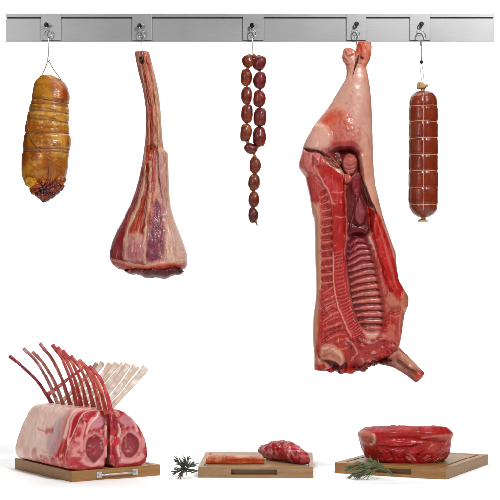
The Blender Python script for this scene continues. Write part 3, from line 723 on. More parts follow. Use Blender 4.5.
    for k, y in enumerate((192, 199, 206.4, 214, 222, 229.6, 237.4, 245.4, 253.4, 261.6, 269.6, 277.6, 285.4)):
        x0 = np.interp(y, [190, 215, 260, 290], [320, 321.6, 321, 321]) ; x1 = np.interp(y, [190, 200, 215, 260, 290], [323.5, 327, 330, 331, 332.5])
        dy = (1.2 if y > 205 else 2.6)
        p.poly([(x0 - .3, y + dy - 2.1 + .5), (x1, y - 2.4), (x1 + .3, y + 2.4), (x0, y + dy + 2.4)], '941e28', .85, h=-1.7, soft=.8, hsoft=1.1)
        p.line([(x0, y + dy + 4), (x1, y + 3.8)], .6, 'd88c80', .6, h=.7)
    # lean below: curved streaks
    p.poly([(320, 290), (333, 286), (341, 308), (352, 330), (356, 350), (350, 372), (318, 372), (317, 330)], 'a93434', .95, soft=2.2)
    for k in range(15):
        y = 288 + k * 4.3; x0 = 320.5 + R.uniform(0, 3); x1 = np.interp(y, [288, 320, 350], [333, 344, 350])
        p.line([(x0, y + 5 + R.uniform(0, 3)), ((x0 + x1) / 2, y + R.uniform(-1, 2)), (x1, y - 2.5)], R.uniform(.5, 1.2), R.choice(['d98478', 'c9685e', '7c1820', '701820', 'd68f80']), .8, h=R.uniform(-1.3, 1), taper=(.3, 1, .6))
    for k in range(80):
        x = R.uniform(319, 352); y = R.uniform(305, 366)
        p.line([(x, y), (x + R.uniform(-2, 3), y + R.uniform(1, 4))], R.uniform(.3, .6), R.choice(['e0a090', 'c05850', '701418', 'b84a44']), .75, h=R.uniform(-.7, .7))
    p.poly([(333, 256), (344, 256), (346, 280), (350, 304), (358, 326), (362, 340), (352, 344), (342, 325), (335, 300)], 'ae3038', .95, soft=1.2)
    # --- comb of the split backbone
    band = [(336, 250), (337.5, 268), (339.8, 288), (344, 306), (350, 321), (356.5, 333), (360, 342)]
    p.line(band, 5.0, 'b2403f', .95, h=.3, soft=.25)
    bc = catmull(band, 64)
    for i in range(1, 63):
        tx, tz = bc[i + 1 if i < 63 else i] - bc[i - 1]; ln = math.hypot(tx, tz); nx, nz = tz / ln, -tx / ln
        x, z = bc[i] + np.array([nx, nz]) * 1.5
        sgn = 1 if nx > 0 else -1
        p.line([(x - nx * 4.6, z - nz * 4.6 + 1), (x + nx * 3.2, z + nz * 3.2)], .36, 'd2807a' if i % 2 else '8c1c26', .65, h=.7 if i % 2 else -.7)
    p.line([(332, 250), (332.5, 268), (333.5, 288), (338, 308), (345, 325), (350.5, 338), (350, 360)], .8, 'e4a598', .95, h=1.3, soft=.5)
    # --- rib cage
    p.poly([(346, 240), (354, 235), (363, 236), (370, 250), (377, 275), (382, 305), (383, 324), (376, 331), (364, 330), (356, 320), (350, 300), (346.5, 275), (344.5, 255)], '6c1e28', .97, h=-8, soft=1.6, hsoft=3.5)
    for k in range(14):
        y = 241 + k * 6.55
        xa = np.interp(y, [240, 260, 300, 330], [348, 347, 352, 361]); xb = np.interp(y, [240, 250, 270, 300, 330], [364, 369, 375, 381, 385])
        yb = y - np.interp(k, [0, 3, 13], [1, 3.5, -1.5]); ya = y + np.interp(k, [0, 4, 13], [5, 4, 1.5])
        mid = ((xa * .55 + xb * .45), (ya * .45 + yb * .55) - np.interp(k, [0, 4, 13], [2.5, 1.2, -.2]))
        c = ['90404a', 'aa585c', 'ba6a66', 'c4746c', 'c87a6e', 'c27068', 'b8625c'][min(6, k // 2)]
        p.line([(xa + 1, ya), mid, (xb + 1, yb)], 2.3, c, .92, h=2.6, soft=.5, taper=(.55, 1, 1.1))
        p.line([(xa + 6, ya - 2.2), (mid[0] + 2, mid[1] - 1), (xb - 3, yb - .6)], .6, 'dfa194', .55, soft=.8)
    # flap to the right of the ribs
    p.poly([(369, 248), (377, 260), (387, 285), (391, 305), (390, 334), (381, 340), (382, 312), (376, 280)], 'b85c56', .92, h=1, soft=1.8, noise=.15)
    # --- belly flank: bright red strip with a sinew
    p.poly([(366, 205), (371, 210), (376, 213), (381, 222), (388, 242), (394, 262), (402, 285), (404, 298), (396, 302), (386, 290), (380, 272), (374, 250), (369, 232)], 'b41d26', .97, h=1.5, soft=1.1)
    p.line([(373.5, 214), (379, 230), (385, 250), (391, 272), (396, 288)], 1.3, 'd06c66', .75, h=1.2, taper=(.6, .8, 1.2, 1.2, .7))
    p.line([(369, 215), (371, 232), (377, 254), (384, 276), (390, 292)], 1.2, '7c0e18', .7, h=-1.5)
    p.line([(361, 176), (365, 190), (369, 202), (373, 209), (376, 214)], 1.1, '5a1416', .9, h=-2.5, taper=(.5, .8, 1, 1.6, .6))
    p.line([(383, 218), (389, 235), (394, 252), (398, 272)], 1.6, 'c98672', .6)
    # --- brisket knobs
    p.poly([(386, 290), (394, 296), (400, 303), (396, 308), (388, 306), (384, 298)], 'c07a68', .9, h=2, dome=2, soft=1.8)
    p.poly([(402, 290), (408, 296), (409, 305), (403, 308), (400, 300)], 'bc7a66', .9, h=1.5, soft=1.2)
    p.poly([(388, 306), (400, 306), (403, 316), (397, 326), (388, 325), (385, 315)], 'a23630', .9, dome=1.5, soft=1.5, noise=.2)
    for (y) in (311, 315, 319): p.line([(389, y), (393, y + 1.5), (398, y)], .6, '7a221e' if y != 315 else 'd28a74', .8, h=-.9)
    p.poly([(384, 320), (398, 318), (403, 332), (396, 348), (378, 354), (374, 342)], 'ae423e', .92, soft=2, noise=.15)
    p.poly([(387, 324), (394, 324), (392, 336), (384, 342)], 'c67a6c', .8, soft=1.6, h=1, noise=.3)
    p.line([(402, 306), (399, 320), (400, 338)], 1., 'cf8a78', .8, h=.8)
    # --- ragged bottom
    p.poly([(350, 336), (366, 338), (382, 338), (398, 346), (388, 364), (352, 376), (340, 372), (346, 350)], '9c2228', .95, soft=1.8)
    for k in range(46):
        x = R.uniform(348, 392); y = R.uniform(335, 364)
        if y > 366 - (x - 352) * .25: continue
        r0 = R.uniform(1.2, 3)
        p.poly([(x - r0, y), (x, y - r0 * .7), (x + r0 * 1.3, y + .3), (x, y + r0 * .8)], R.choice(['c25a52', 'cf8a7c', '86181e', 'b03a3a', 'a82a2e', 'd49a88']), .75, h=R.uniform(-1.5, 2.5), soft=.9)
    p.line([(345, 338), (352, 344), (356, 352), (350, 360)], 1.2, 'd49488', .8, h=1.5); p.line([(358, 338), (368, 342), (382, 338)], 1.2, 'c8847a', .7, h=1.5)
    # fat lobe at the bottom left with the cut beneath it
    p.poly([(319, 356), (330, 352), (344, 360), (346, 368), (338, 371), (324, 366)], '4c1012', .9, h=-3.5, soft=1.6)
    p.poly([(319, 346), (325, 342.5), (334, 344), (342, 351), (344.5, 361), (340, 364.5), (331, 360), (321, 358.5)], 'cf907e', .96, h=3, dome=2, soft=1.1)
    p.line([(322, 347), (331, 347), (339, 353), (342, 360)], 1., 'eac0ac', .7)
    p.line([(314, 356), (321, 362), (327, 368)], 3, 'cf9484', .9, h=1)
    red = sst(.10, .25, col[..., 0] - col[..., 1] * 1.6)
    st_ = sst(.05, .4, fbm(q * np.array([1.8, 1, .4]), 4.5, 31, 4))[..., None] * .28 * red[..., None]; col[:] = col * (1 - st_) + C('d87068') * st_
    st_ = sst(.1, .45, fbm(q * np.array([1.8, 1, .5]), 4, 37, 4))[..., None] * .36 * red[..., None]; col[:] = col * (1 - st_) + C('6c0e16') * st_
    n = fbm(q, 16, 4, 2) * .9 + fbm(q, 4, 14, 3) * .5 * red + fbm(q, 7, 17, 2) * .25
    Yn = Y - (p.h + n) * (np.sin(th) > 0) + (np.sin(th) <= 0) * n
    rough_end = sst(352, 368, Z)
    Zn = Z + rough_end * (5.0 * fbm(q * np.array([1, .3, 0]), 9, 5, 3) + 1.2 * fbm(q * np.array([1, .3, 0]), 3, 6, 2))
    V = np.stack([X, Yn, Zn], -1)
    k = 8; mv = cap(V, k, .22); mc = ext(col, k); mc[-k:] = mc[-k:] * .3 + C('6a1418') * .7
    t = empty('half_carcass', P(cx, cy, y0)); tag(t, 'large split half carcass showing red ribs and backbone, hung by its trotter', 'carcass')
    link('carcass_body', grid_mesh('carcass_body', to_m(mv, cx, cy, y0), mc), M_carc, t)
    # two toes of the trotter
    def toe(name, lf, rt, y_a, y_b, d, base_c, pts):
        X, Y, Z, th, _ = rows_loft(lf, rt, y_a, y_b, .5, 90, d, d, ef=.9, eb=.9, sm=1)
        c = np.broadcast_to(C(base_c), X.shape + (3,)).copy(); q = np.stack([X, Y, Z], -1)
        pp = Paint(X, Z, c, np.ones(X.shape), .8, 3); pp.q = q; pp.blotch('c2604c', 6, .0, .6, 3); pp.blotch('e0b8a8', 5, .2, .5, 5)
        for a in pts: pp.line(*a)
        Y = Y - (pp.h * (np.sin(th) > 0)) + fbm(q, 5, 3, 3) * .5
        V = cap(np.stack([X, Y, Z], -1), 6, .25, 'start'); c = ext(c, 6, 'start'); c[:6] = C('b8503f')
        link(name, grid_mesh(name, to_m(V, cx, cy, y0), c), M_carc, t)
    toe('trotter', [(343.8, 49), (342.6, 53), (342, 58), (343.4, 62), (345.8, 66), (346.4, 71), (346.2, 77), (344, 84)],
        [(353, 50), (357, 51), (358.6, 54), (359, 60), (359, 66), (359, 71), (359, 77), (360, 84)], 49.4, 84,
        [(49, 4.5), (58, 6.4), (66, 7.4), (84, 9)], 'd49886', [([(345, 52), (347, 56), (352, 55)], .8, 'a84a3c', .7, -.8), ([(344, 59), (347, 62)], .7, 'a05a48', .6, -.5)])
    toe('trotter', [(358.4, 42), (356.6, 46), (355.6, 54), (354.6, 62), (353, 69), (351, 76), (350, 84)],
        [(370.6, 42), (371.6, 47), (370.8, 55), (369.6, 60), (366.6, 66), (366, 71), (367.5, 77), (368, 84)], 42.4, 84,
        [(42, 5), (52, 7), (60, 6.6), (70, 7.6), (84, 9)], 'cf8470', [([(359, 46), (361, 52), (360, 57)], 1.2, 'b2402f', .8, -.5), ([(360.8, 58.2), (362.4, 59)], 1.1, '3c0c0e', .95, -1.5), ([(364, 43), (367, 50), (369, 57)], 1.2, 'd07058', .7, .4)])
    # foreleg stump at the lower right
    path = catmull([(383, 8, 350), (396, 4, 358), (408, 2, 367), (419, 0, 377)], 90)
    V = tube_arr(path, [16, 12.5, 9.6, 8, 7.4, 7], 80)
    s = np.linspace(0, 1, 90)[:, None] * np.ones(80); q = V.copy()
    V = V + (fbm(q, 8, 3, 4) * .8)[..., None] * np.array([0, -1, 1])
    c = np.broadcast_to(C('b47a68'), V.shape).copy()
    pp = Paint(V[..., 0], V[..., 2], c, np.ones(s.shape), .8, 7); pp.q = q
    pp.blotch('d09a88', 8, 0, .5, 3); pp.blotch('8c3a34', 7, .05, .6, 6)
    pp.line([(398, 361), (408, 368), (416, 373)], 2.2, '4c1214', .85, soft=.6); pp.line([(380, 362), (395, 372), (410, 379)], 4.5, '6a1c1e', .85, soft=.8)
    pp.line([(399, 352), (410, 361), (421, 370)], 1.6, 'dcaa98', .7); pp.poly([(414, 372), (424, 370), (425, 379), (416, 384)], 'b04a3c', .8, soft=2)
    mv = cap(V, 8, .45, 'end'); mc = ext(c, 8, 'end')
    link('foreleg_stump', grid_mesh('foreleg_stump', to_m(mv, cx, cy, y0), mc), M_carc, t)
    # ragged trimmings along the cut neck edge
    Rn = random.Random(21); L = []
    line = catmull([(322, 0, 366), (331, 0, 368.5), (340, 0, 371), (348, 0, 371.5), (357, 0, 368), (368, 0, 365), (379, 0, 362), (388, 0, 362)], 22)
    for k, (x, _, z) in enumerate(line):
        u = np.linspace(.03, PI - .03, 20); w = np.linspace(0, 2 * PI, 28, endpoint=False)
        S = np.stack([np.sin(u)[:, None] * np.cos(w), np.sin(u)[:, None] * np.sin(w), np.cos(u)[:, None] * np.ones(28)], -1)
        rr = 1 + .4 * fbm(S, .7, k + 40, 3)
        V2 = S * rr[..., None] * np.array([Rn.uniform(3, 6), Rn.uniform(6, 10), Rn.uniform(1.8, 3.6)]) + np.array([x + Rn.uniform(-2, 2), Rn.uniform(-9, 6), z + Rn.uniform(-2, 1)])
        c = C(Rn.choice(['8c1a20', '5e1014', '9c2a2a', '701418', 'a8403a', '4a0c10'])); cc = np.broadcast_to(c, V2.shape) * (1 + .5 * fbm(S, .5, k, 3))[..., None]
        L.append(grid_mesh('l', to_m(V2, cx, cy, y0)[::-1], cc[::-1]))
    link('neck_trimmings', join_meshes('neck_trimmings', L), M_meat, t)
    # slit sinew
    p2 = [(358, -10, 56), (357, -10.2, 62), (355, -11, 68), (352.6, -11.6, 75)]
    V = tube_arr(catmull(p2, 14), [.5, .9, .7, .3], 8); link('tendon_slit', grid_mesh('tendon_slit', to_m(V, cx, cy, y0), np.broadcast_to(C('2c0a0c'), V.shape).copy()), M_carc, t)
SAT = 1.3
make_carcass()
SAT = 1.2
hook(3, 'wire hook passed between the toes of the half carcass', [(356.2, 37.5, .004), (356.8, 44, -.01), (357.6, 51, -.03), (358.4, 57, -.036), (357.6, 61, -.036), (356.6, 60, -.036)])

# ------------------------------------------------------------------ cutting boards
def quadloops(bm, loops):
    vs = [[bm.verts.new(c) for c in L] for L in loops]
    for a, b in zip(vs[:-1], vs[1:]):
        for k in range(4):
            bm.faces.new((a[k], a[(k+1) % 4], b[(k+1) % 4], b[k]))
    bm.faces.new(vs[-1])
def board(label, corner, yaw, w, d, m, slot=None, groove=.022, gw=.012):
    """corner = front left corner on the table; +x along the front edge, +y backwards"""
    t = empty('cutting_board', (corner[0], corner[1], -H), yaw); tag(t, label, 'cutting board', 'wooden cutting boards on the table')
    bm = bmesh.new(); h = TOP
    R = lambda i, z: [(i, i, z), (w - i, i, z), (w - i, d - i, z), (i, d - i, z)]
    quadloops(bm, [R(0, h), R(groove, h), R(groove + .003, h - .006), R(groove + gw - .003, h - .006), R(groove + gw, h)])
    if slot:
        a, b = slot; F = lambda x0, x1, z0, z1, y: [(x0, y, z0), (x1, y, z0), (x1, y, z1), (x0, y, z1)]
        quadloops(bm, [F(0, w, 0, h, 0), F(a, b, .012, .033, 0), F(a, b, .012, .033, .025)])
    else:
        bm.faces.new([bm.verts.new(c) for c in ((0, 0, 0), (w, 0, 0), (w, 0, h), (0, 0, h))])
    for q in (((w, 0, 0), (w, d, 0), (w, d, h), (w, 0, h)), ((w, d, 0), (0, d, 0), (0, d, h), (w, d, h)), ((0, d, 0), (0, 0, 0), (0, 0, h), (0, d, h)), ((0, 0, 0), (0, d, 0), (w, d, 0), (w, 0, 0))):
        bm.faces.new([bm.verts.new(c) for c in q])
    bmesh.ops.remove_doubles(bm, verts=bm.verts, dist=1e-5); bmesh.ops.recalc_face_normals(bm, faces=bm.faces)
    me = bpy.data.meshes.new('board_slab'); bm.to_mesh(me); bm.free()
    o = link('board_slab', me, m, t); md = o.modifiers.new('b', 'BEVEL'); md.width = .0016; md.segments = 3; md.limit_method = 'ANGLE'; md.harden_normals = True
    return t
bL = board('oak cutting board with a metal bar handle, under the lamb racks', (-.711, -.012), .581, .407, .525, M_wood_a)
# metal handle with two square feet on its front face
hd = empty('handle', (.205, 0, .0225)); hd.parent = bL
for s in (-1, 1):
    boxobj('handle_foot', [(s * .083 - .012, s * .083 + .012, -.0035, -.0003, -.0125, .0125), (s * .083 - .0065, s * .083 + .0065, -.013, -.003, -.0055, .0055)], M_nickel, hd, .0012)
tube('handle_bar', [(-.079, -.0135, 0), (-.04, -.0145, 0), (.04, -.0145, 0), (.079, -.0135, 0)], .0034, M_nickel, hd, 12)
board('pale board with a slot grip, carrying the bacon slab and small cut', (P(198.3, 477.4, .1416).x, .1416), -.03, .470, .52, M_wood_b, slot=(.135, .322), groove=.02)
yr = -.445; e1 = Vector((math.cos(yr), math.sin(yr))); cr = Vector((.792, .072)) - e1 * .486
board('wide board with a slot grip, under the big red roast', (cr.x, cr.y), yr, .486, .557, M_wood_c, slot=(.155, .335), groove=.03)

# ------------------------------------------------------------------ lamb racks
def section(pts, n):
    p = catmull(list(pts) + [pts[0]], 400); d = np.r_[0, np.cumsum(np.hypot(*np.diff(p, axis=0).T))]
    t = np.linspace(0, d[-1], n, endpoint=False)
    return np.stack([np.interp(t, d, p[:, 0]), np.interp(t, d, p[:, 1])], -1)
ya = .581; E1 = np.array([math.cos(ya), math.sin(ya), 0]); E2 = np.array([-math.sin(ya), math.cos(ya), 0])
O = np.array([-.711, -.012, -H + TOP]) + E2 * .012
U = .004
def rack(sec, length, label, mirror, facefn, sidefn, s_shift):
    N = 300; S = section(sec, N)
    R = 150; tt = np.linspace(0, 1, R)
    kap = 40
    cs = S.mean(0) + np.array([0, .0])
    rings = []
    # face rings, centre outwards
    for j in range(kap):
        a = (j + .5) / kap; bul = .010 * math.sqrt(max(0, 1 - a ** 3))
        ed = .006 * sst(.88, 1, a)
        rings.append((cs + (S - cs) * a, -bul + ed * 0, 0))
    for t in tt:
        g = 1 - .035 * sst(.8, 1, t) - .012 * (1 - sst(0, .03, t))
        sh = np.array([0, 0])
        rings.append((np.array([cs[0], S[:, 1].min()]) + (S - np.array([cs[0], S[:, 1].min()])) * g + sh, t * length + .004, t))
    for j in range(10):
        a = math.cos((j + 1) / 10 * PI / 2 * .98); L = rings[kap + R - 1][0]; c2 = L.mean(0)
        rings.append((c2 + (L - c2) * a, length + .004 + .03 * math.sin((j + 1) / 10 * PI / 2), 1))
    SS = np.array([r[0] for r in rings]); YY = np.array([r[1] for r in rings])[:, None] * np.ones(N); TT = np.array([r[2] for r in rings])[:, None] * np.ones(N)
    q = np.stack([SS[..., 0], YY, SS[..., 1]], -1) / U
    col = np.broadcast_to(C('e6b2a6'), q.shape).copy()
    face = np.zeros(SS.shape[:2]); face[:kap + 1] = 1
    pf = Paint(SS[..., 0] / U, SS[..., 1] / U, col, face, 2.0, 3, 9); pf.q = q; 
    # outside: fat cover
    along = YY / U; hgt = SS[..., 1] / U
    side = 1 - face
    ps = Paint(along, hgt, col, side, 1.4, 5); ps.q = q
    sidefn(ps, S); facefn(pf)
    nn = fbm(q, 16, 6, 3) * 1.3 + fbm(q, 5, 8, 2) * .3
    cc = np.array([cs[0], cs[1]]); dirv = SS - cc; dirv /= np.linalg.norm(dirv, axis=-1, keepdims=True) + 1e-9
    dsp = (nn + ps.h) * U * side
    fl = sst(0, .03, SS[..., 1])
    S2 = SS + dirv * (dsp * fl)[..., None]
    Y2 = YY - (pf.h + nn * .5) * U * face
    W = (S2[..., 0:1]) * E1 + Y2[..., None] * E2 + S2[..., 1:2] * np.array([0, 0, 1.])
    return W, col
def make_racks():
    secL = [(.025, 0.002), (-.008, .012), (-.020, .045), (-.010, .09), (.012, .14), (.034, .185), (.052, .217), (.076, .234), (.11, .238), (.148, .236), (.170, .218), (.176, .16), (.172, .10), (.168, .05), (.15, .006), (.09, .0)]
    secR = [(.200, .002), (.182, .02), (.178, .08), (.180, .15), (.182, .21), (.20, .236), (.235, .228), (.275, .20), (.312, .16), (.338, .11), (.352, .07), (.352, .03), (.33, .004), (.26, .0)]
    def sideL(p, S):
        p.blotch('f6d2c8', 22, -.1, .7, 3); p.blotch('dd9a94', 16, .2, .4, 8)
        # creamy fat over the far part, bluish film and red edges near the cut
        p.poly([(30, 2), (125, 2), (125, 60), (45, 62), (32, 40)], 'fbdccf', .9, soft=8, noise=.08)
        p.poly([(2, 4), (26, 4), (40, 26), (30, 60), (8, 62), (2, 40)], 'd38c8c', .75, soft=5, noise=.3)
        p.poly([(22, 12), (36, 10), (52, 30), (44, 50), (34, 44)], 'c3a2a8', .7, soft=3, noise=.2)
        p.poly([(3, 34), (10, 30), (16, 46), (12, 60), (5, 58)], 'b81436', .95, soft=2, h=-1)
        p.line([(14, 6), (14, 26), (20, 44), (24, 58)], 2, 'eac8c0', .8, h=1.5)
        p.line([(4, 26), (9, 34), (16, 50), (15, 60)], 1.4, 'eebbb2', .8, h=1.2)
        p.poly([(0, 0), (74, -2), (64, 8), (34, 12), (14, 18), (0, 14)], 'b02a2c', .92, soft=3, noise=.4)
        p.poly([(3, 6), (16, 6), (22, 20), (14, 32), (3, 24)], 'b81c24', .95, soft=2, noise=.3, h=-.8)
        p.poly([(80, 2), (100, 2), (96, 12), (84, 14)], 'c9685e', .6, soft=3, noise=.4)
        p.poly([(64, 3), (78, 3), (76, 15), (68, 16)], 'b54444', .7, soft=2.5, noise=.3)
        p.poly([(47, 33), (62, 32), (62, 37), (48, 38)], 'c24a42', .85, soft=1.5, noise=.3, h=-1); p.line([(62, 34), (80, 35)], .9, 'd89888', .7, h=-.5)
        R = random.Random(3)
        for k in range(40):
            x, z = R.uniform(4, 60), R.uniform(2, 16); p.poly([(x - 2, z), (x, z - 1.5), (x + 2.5, z), (x, z + 1.6)], R.choice(['e8b0a4', '9c2428', 'd06a60', 'eec4b8']), .7, h=R.uniform(-.5, 1), soft=1)
    def sideR(p, S):
        p.blotch('c07078', 10, 0, .6, 4); p.blotch('9c2c3c', 9, .1, .7, 9)
        p.poly([(0, 2), (10, 2), (14, 30), (10, 62), (0, 62)], 'b04a58', .8, soft=3, noise=.3)
        p.poly([(3, 30), (8, 28), (12, 44), (9, 58), (4, 56)], '8e1c34', .8, soft=2)
    def face(cx0, cz, w, h, mirror):
        s = -1 if mirror else 1
        def fn(p):
            p.mask = p.mask
            X0 = cx0
            p.poly([(X0 - 40, -5), (X0 + 40, -5), (X0 + 40, 70), (X0 - 40, 70)], 'b04448', 1, soft=.1)
            p.blotch('dba09a', 7, 0, .8, 5); p.blotch('8e2030', 6, .12, .7, 7)
            # pale fat ring and the eye of the loin
            ell = lambda a, b, dx=0, dz=0, n=12: [(X0 + dx + a * math.cos(k / n * 2 * PI), cz + dz + b * math.sin(k / n * 2 * PI)) for k in range(n)]
            p.poly(ell(w + 4.5, h + 4.5, -s * 1, -1), 'd08e8c', .9, h=.6, soft=2, noise=.3)
            p.poly(ell(w + 1, h + 1), 'eab8b0', .8, soft=1.6, noise=.5)
            p.poly(ell(w, h), '7e2a30', .98, h=-.8, dome=1.2, soft=1.4)
            p.poly(ell(w * .6, h * .6, s * 1), 'a4545a', .5, soft=3, noise=.5)
            p.line([(X0 - s * 2, cz - h * .4), (X0 + s * 1, cz - h * .1)], .5, 'c08080', .5)
            p.blotch('cf8a88', 3.2, .2, .35, 15, (1, 1.6)); p.blotch('842028', 3.4, .22, .5, 17, (1, 1.4))
            p.blotch('a02834', 5, .1, .55, 33, (1.8, 1)); p.blotch('e8b8b0', 4, .25, .4, 35, (2, 1))
            # cap muscle above with fat seam
            p.poly([(X0 - s * 6, cz + h + 6), (X0 + s * 6, cz + h + 7), (X0 + s * 12, cz + h + 14), (X0 + s * 6, cz + h + 20), (X0 - s * 4, cz + h + 15)], 'c88a90', .9, soft=1.4, h=.6)
            p.poly([(X0 + s * 6, cz + h + 6), (X0 + s * 12, cz + h + 6), (X0 + s * 12, cz + h + 12)], '8c2436', .9, soft=1, h=-1)
            p.line([(X0 - s * 9, cz + h + 2), (X0 - s * 4, cz + h + 12), (X0 + s * 5, cz + h + 22)], 1.4, 'eabab4', .9, h=1)
            p.line([(X0 - s * 13, cz + h - 2), (X0 - s * 9, cz + h + 12), (X0 - s * 1, cz + h + 24)], 1.6, 'b0203a', .85)
            # bone side, dark and bloody
            p.line([(X0 + s * (w + 5), 4), (X0 + s * (w + 6.5), 20), (X0 + s * (w + 5), 34), (X0 + s * (w + 7), 54)], 2.0, '8c1a2a', .9, h=-1.5)
            p.line([(X0 + s * (w + 3), 12), (X0 + s * (w + 3.5), 30), (X0 + s * (w + 2), 44)], 1.1, 'e9bdb4', .85, h=1)
            p.poly([(X0 + s * (w + 2), 24), (X0 + s * (w + 7), 22), (X0 + s * (w + 7), 30), (X0 + s * (w + 3), 31)], 'c9283a', .9, soft=1, h=1)
            # lower flap
            p.line([(X0 - s * 14, 10), (X0 - s * 4, 4.5), (X0 + s * 10, 6)], 2.2, 'e0a09c', .8, h=1.2)
            p.line([(X0 - s * 16, 5), (X0, 1.2), (X0 + s * 14, 2)], 1.6, 'a83038', .85)
            p.line([(X0 - s * 16, 20), (X0 - s * 15, 34), (X0 - s * 10, 46)], 1.8, 'dc9c98', .8, h=.8)
        return fn
    t = empty('lamb_rack', Vector(O)); tag(t, 'tall fat covered lamb rack with reddish rib bones, front of the pair', 'lamb rack', None)
    t2 = empty('lamb_rack', Vector(O + E1 * .26)); tag(t2, 'lamb rack with clean pale rib bones, partly hidden behind its twin', 'lamb rack', None)
    Wl, cl = rack(secL, .465, '', False, face(26, 21, 10.4, 14, False), sideL, 0)
    link('rack_meat', grid_mesh('rack_meat', Wl, cl), M_fat, t)
    Wr, cr_ = rack(secR, .455, '', True, face(67, 21.5, 10.6, 13, True), sideR, 0)
    o = link('rack_meat', grid_mesh('rack_meat', Wr, cr_), M_fat, t2); o.location = tuple(-E1 * .26)
    def rib(parent, base, tip, bow, r0, r1, c, c2, seed):
        """base=(px,py,y), tip likewise; bow pushes the middle sideways in px"""
        a, b = np.array(P(*base)), np.array(P(*tip)); L = np.linalg.norm(b - a)
        side = np.array([1, 0, .55]); side /= np.linalg.norm(side)
        p = catmull([a - (b - a) * .12 - side * bow[0] * U * .4, a, a * .66 + b * .34 + side * bow[0] * U, a * .3 + b * .7 + side * bow[1] * U, b], 46)
        p = p - np.array(parent.location)
        V = tube_arr(p, [r0 * 1.05, r0, r0 * .85, r1, r1, r1 * 1.25], 18, .75)
        s = np.linspace(0, 1, 46)[:, None] * np.ones(18); q = V / U + seed * 9
        V = V + (fbm(q, 2.5, seed, 3) * .0011)[..., None]
        col = np.broadcast_to(C(c), V.shape).copy(); f = sst(-.1, .35, fbm(q, 5, seed + 4, 3))[..., None] * .8; col = col * (1 - f) + C(c2) * f
        V = cap(V, 4, .4, 'end'); col = ext(col, 4, 'end')
        link('rib_bone', grid_mesh('rib_bone', V, col * 1.12), M_bone, parent)
    n = 11
    tips = [(9.5, 356.3), (24, 348.6), (32.5, 352), (40, 343.6), (52.7, 345), (57.5, 347.5), (63, 350.4), (71, 356.4), (79, 360.4), (82.5, 363), (89.5, 366.5)]
    bases = [(50.5, 401), (56.5, 401), (62, 401.5), (69.5, 402), (76, 402.5), (80.5, 403), (86.5, 404), (93, 405), (99, 406.5), (105, 408), (110.5, 409)]
    cA = ['7e2c34', '9a5c5a', 'a05c58', '9c5250', '9c403e', 'a44444', 'a84646', 'a04444', 'a84444', 'ac4844', 'a83e44']
    cB = ['b05c5a', 'c8a8a2', 'c08c84', 'c08a7c', 'b86a60', 'c07464', 'c4806e', 'c07468', 'c87a68', 'c87660', 'c46460']
    for k in range(n):
        yy = .40 - .375 * k / (n - 1)
        rib(t, (*bases[k], yy), (*tips[k], yy + .015), (3.5, 3.8) if k else (3.6, 3.2), .0086 + .00014 * k, .0060 + .00012 * k, cA[k], cB[k], k)
    tips2 = [(83, 367.5), (97, 364), (102.5, 363), (110.5, 364.2), (116.6, 363.6), (123.6, 364), (128, 364.6), (136, 366), (145.6, 367.6)]
    bases2 = [(51, 392), (64, 400), (70, 402), (77, 403), (84, 404), (91, 405), (97, 406), (104, 407), (113.5, 404.5)]
    for k in range(9):
        yy = .44 - .37 * k / 8
        c, c2 = ('a24a44', 'c88478') if k == 0 else (('b4a08c', 'd2c2b0') if k == 1 else ('d8c4b4', 'f6ece2'))
        rib(t2, (*bases2[k], yy), (*tips2[k], yy + .01), (1.5, 2), .0095 + .0003 * k, (.0085 if k else .006) + .00052 * k, c, c2, k + 30)
K = .82
make_racks()
K = .67

# ------------------------------------------------------------------ bacon slab
def make_bacon():
    fx, fy = P(205.8, 464.2, .212), P(264, 464.2, .212)
    Lx = fy.x - fx.x
    t = empty('bacon_slab', (fx.x, .212, -H + TOP)); tag(t, 'narrow orange slab of bacon lying on the slotted board', 'bacon')
    sec = section([(.004, .0), (.0, .006), (-.001, .018), (.0, .029), (.005, .034), (.03, .036), (.06, .034), (.066, .029), (.067, .015), (.064, .001)], 120)
    R = 160; xs = np.linspace(0, Lx, R); V = np.zeros((R, 120, 3))
    for i, x in enumerate(xs):
        e = min(i, R - 1 - i) / 14; g = 1 - .22 * (1 - min(1, e)) ** 2
        hh = (1 - .10 * x / Lx) * (1 - .16 * (1 - min(1, e)) ** 2) * (1 + .03 * math.sin(i * .11 + 1))
        V[i, :, 0] = x; V[i, :, 1] = .033 + (sec[:, 0] - .033) * g + .003 * math.sin(i * .06); V[i, :, 2] = sec[:, 1] * g * hh
    q = V / U
    col = np.broadcast_to(C('c4502e'), V.shape).copy()
    pp = Paint(q[..., 0], q[..., 2], col, np.ones(V.shape[:2]), .8, 4); pp.q = q
    pp.line([(0, 7.2), (20, 6.6), (40, 7.2), (60, 6.4)], 1.3, 'e8a47c', .8, soft=.7)
    pp.line([(0, 2), (15, 3), (30, 2), (60, 2.4)], .8, 'dc8a62', .7, soft=.7); pp.line([(0, 4.8), (8, 4.6), (16, 5)], 1, 'eeb48e', .8)
    for a in ((4, 1, 9, 8, 'b03018'), (16, 2, 22, 8, '9c2a1a'), (24, 3, 30, 8, 'b2341c'), (46, 1, 54, 8, 'b03820'), (33, 1, 38, 6, 'd8744c')):
        pp.poly([(a[0], a[1]), (a[2], a[1]), (a[2] + 1, a[3]), (a[0] + 1, a[3])], a[4], .6, soft=1.2, noise=.4)
    pp.blotch('e89a6c', 5, .15, .6, 6, (2.5, 1)); pp.blotch('8e2416', 4, .25, .6, 2, (2, 1))
    V = V + (fbm(q, 6, 3, 3) * .0034)[..., None] * np.array([.3, -1, .8]) * sst(0, .004, V[..., 2])[..., None]
    link('bacon_meat', grid_mesh('bacon_meat', cap(V, 5, .08)[:, ::-1], ext(col, 5)[:, ::-1]), M_meat, t)
make_bacon()

